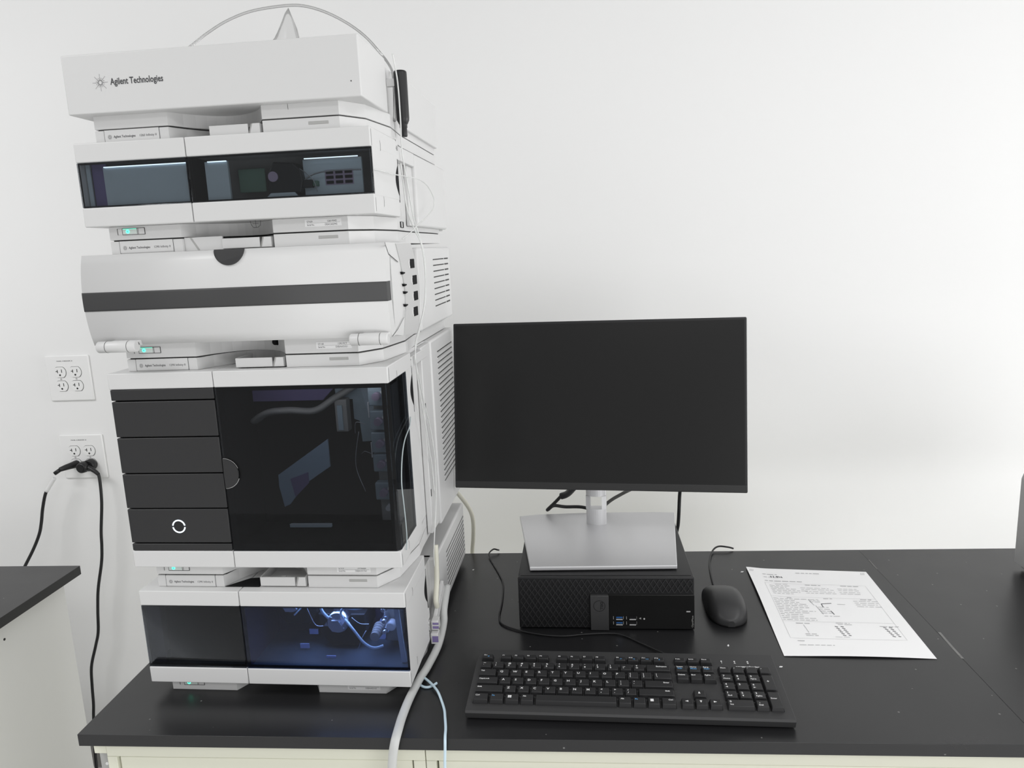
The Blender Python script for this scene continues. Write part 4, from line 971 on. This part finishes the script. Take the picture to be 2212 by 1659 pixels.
# ================================================================ PAPER SHEET
PTL, PTR, PBR, PBL = Vector((1.0202, .5137, 0)), Vector((1.2382, .4924, 0)), Vector((1.2259, .1939, 0)), Vector((1.0042, .2008, 0))
def pap(s, q, dz=0.):      # s 0..1 left to right, q 0..1 top to bottom
    p = PTL.lerp(PTR, s).lerp(PBL.lerp(PBR, s), q)
    z = .0008+.0050*math.exp(-(s/.10)**2)*math.exp(-((q-.35)/.4)**2)+.0020*math.exp(-((1-q)/.08)**2)*math.sin(math.pi*s*1.0)
    return Vector((p.x, p.y, z+dz))
b = nb(); g = {}
for i in range(25):
    for j in range(31):
        for k_, dz in ((0, 0), (1, -.0003)): g[i, j, k_] = b.verts.new(pap(i/24, j/30, dz))
for i in range(24):
    for j in range(30):
        for k_ in (0, 1):
            q = (g[i, j, k_], g[i+1, j, k_], g[i+1, j+1, k_], g[i, j+1, k_]); f = b.faces.new(q); f.smooth = True
def pstroke(pts, wd, mi):
    P = []
    for (sa, qa), (sb, qb) in zip(pts, pts[1:]):
        n = max(1, int(max(abs(sb-sa)*24, abs(qb-qa)*30)))
        for i in range(n): P.append((sa+(sb-sa)*i/n, qa+(qb-qa)*i/n))
    P.append(pts[-1])
    V = [pap(*p, .0004) for p in P]; L = []
    for i, v_ in enumerate(V):
        t_ = (V[min(i+1, len(V)-1)]-V[max(0, i-1)]).normalized(); n_ = Vector((-t_.y, t_.x, 0))*wd/2
        L.append((b.verts.new(v_+n_), b.verts.new(v_-n_)))
    for a, c in zip(L, L[1:]): b.faces.new((a[0], a[1], c[1], c[0])).material_index = mi
def words(s0, s1, q, wd=.0014):
    s = s0
    while s < s1-.008:
        l = min(random.uniform(.018, .055), s1-s); pstroke([(s, q), (s+l, q)], wd, 1); s += l+.010
words(.40, .60, .055, .0022); words(.115, .235, .085, .0020); words(.115, .175, .125, .0018); words(.11, .41, .175, .0022)
for q in (.215, .225): words(.18, .28, q, .0012) if q < .22 else None
words(.42, .56, .217, .0022); words(.70, .84, .217, .0022)
for i, e1 in enumerate((.22, .19, .27, .35, .28, .22)): words(.13, .13+e1-.06, .235+.020*i, .0013)
for q in (.255, .275, .300, .320): words(.36+random.random()*.04, .58+random.random()*.05, q, .0012); words(.66, .82, q, .0012)
words(.22, .26, .385, .002); words(.50, .57, .385, .002); words(.78, .88, .385, .002)
for i in range(13): words(.11, .11+random.uniform(.16, .28), .400+.020*i, .0014)
for i in range(4): words(.72, .72+random.uniform(.16, .24), .405+.022*i, .0012)
for q in (.40, .415, .43): words(.38, .46, q, .0012)
pstroke([(.38, .40), (.40, .47)], .001, 1); pstroke([(.46, .45), (.54, .44)], .0015, 2); pstroke([(.46, .45), (.46, .49)], .0013, 2); pstroke([(.58, .45), (.64, .45)], .0011, 1)
for k_ in range(4): words(.42, .50, .49+.022*k_, .0013)
pstroke([(.41, .47), (.43, .57)], .001, 1); pstroke([(.50, .53), (.51, .57)], .0014, 2)
words(.43, .56, .590, .0013); words(.19, .29, .675, .002); words(.48, .58, .665, .0014); words(.49, .59, .680, .0013); words(.78, .92, .690, .0015)
pstroke([(.24, .69), (.25, .77)], .0008, 1); words(.22, .30, .785, .0018); words(.22, .31, .800, .0015); words(.42, .52, .81, .0009)
for s0 in (.46, .80):
    for k_ in range(6):
        q = .70+.018*k_; pstroke([(s0+.004*k_, q), (s0+.02+.004*k_, q+.006)], .0016, 2); pstroke([(s0+.04+.004*k_, q), (s0+.062+.003*k_, q+.004)], .0016, 2)
words(.14, .20, .855, .0018); words(.14, .38, .895, .0014)
# handwriting beside the second line, and staple-corner scribbles
x = .178
for pts in ([(0, -.012), (0, .012)], [(.014, -.008), (.020, -.012), (.024, -.004), (.014, .010), (.028, .010)], [(.036, .010), (.036, .013)], [(.046, -.010), (.040, 0), (.050, 0), (.052, -.010), (.050, .012)], [(.060, -.010), (.066, .008), (.074, -.006)], [(.078, .008), (.086, -.008), (.090, .010)]):
    pstroke([(x+a, .118+c) for a, c in pts], .0015, 2)
for s0, q0 in ((.035, .045), (.955, .035)):
    for k_ in range(3): pstroke([(s0-.018+.012*k_, q0+.016), (s0-.008+.012*k_, q0-.012)], .0009, 1)
# frame rules of the printed form
pstroke([(.10, .205), (.90, .205), (.90, .83), (.10, .83), (.10, .205)], .0004, 1); pstroke([(.10, .375), (.90, .375)], .0004, 1); pstroke([(.10, .655), (.90, .655)], .0004, 1)
o = solo('paper_sheet', 'white printed form with faint handwriting lying on the worktop right of the mouse', 'paper', b, [PAPER, INK, PEN], (1.12, .35, 0))

# ================================================================ SMALL BITS
t = thing('grey_instrument', 'grey instrument housing cut off at the right edge of the photo', 'laboratory instrument', (1.515, .22, 0), off=(1.515, .22, 0))
b = nb(); prism(b, [(1.515, .012), (1.515, .175), (1.522, .196), (1.540, .204), (1.90, .204), (1.90, .012)], .22, .512, XZ, 0, .003); part('housing', b, mat('instrument_grey', (.40, .40, .40), .5), t)
b = nb(); box(b, 1.523, 1.89, .23, .50, .004, .0125, 0); part('base', b, DGREY, t)
b = nb()
for x in (1.54, 1.87):
    for y in (.25, .48): cyl(b, (x, y), 'z', .010, 0, .0045, 14)
part('feet', b, RUBBER, t)
def scrap(x, y, s, a, label):
    b = nb(); pts = [(s*1.2*math.cos(a), s*1.2*math.sin(a)), (s*.5*math.cos(a+2), s*.5*math.sin(a+2)), (s*math.cos(a+3.3), s*math.sin(a+3.3)), (s*.6*math.cos(a+4.8), s*.6*math.sin(a+4.8))]
    prism(b, [(x+p, y+q) for p, q in pts], .0001, .0012, XY); solo('paper_scrap', label, 'scrap', b, PAPER, (x, y, 0))
scrap(1.0085, .4965, .0032, .3, 'tiny white scrap between mouse and top corner of the paper sheet')
scrap(.9262, .2310, .0026, 1.2, 'tiny white scrap in front of the mouse')
scrap(.9910, .1720, .0026, 0.2, 'tiny white scrap between the keyboard corner and paper sheet')
scrap(.4830, .5150, .0020, .6, 'tiny white scrap on the worktop behind the pump and left of the cable')
bpy.context.view_layer.update()
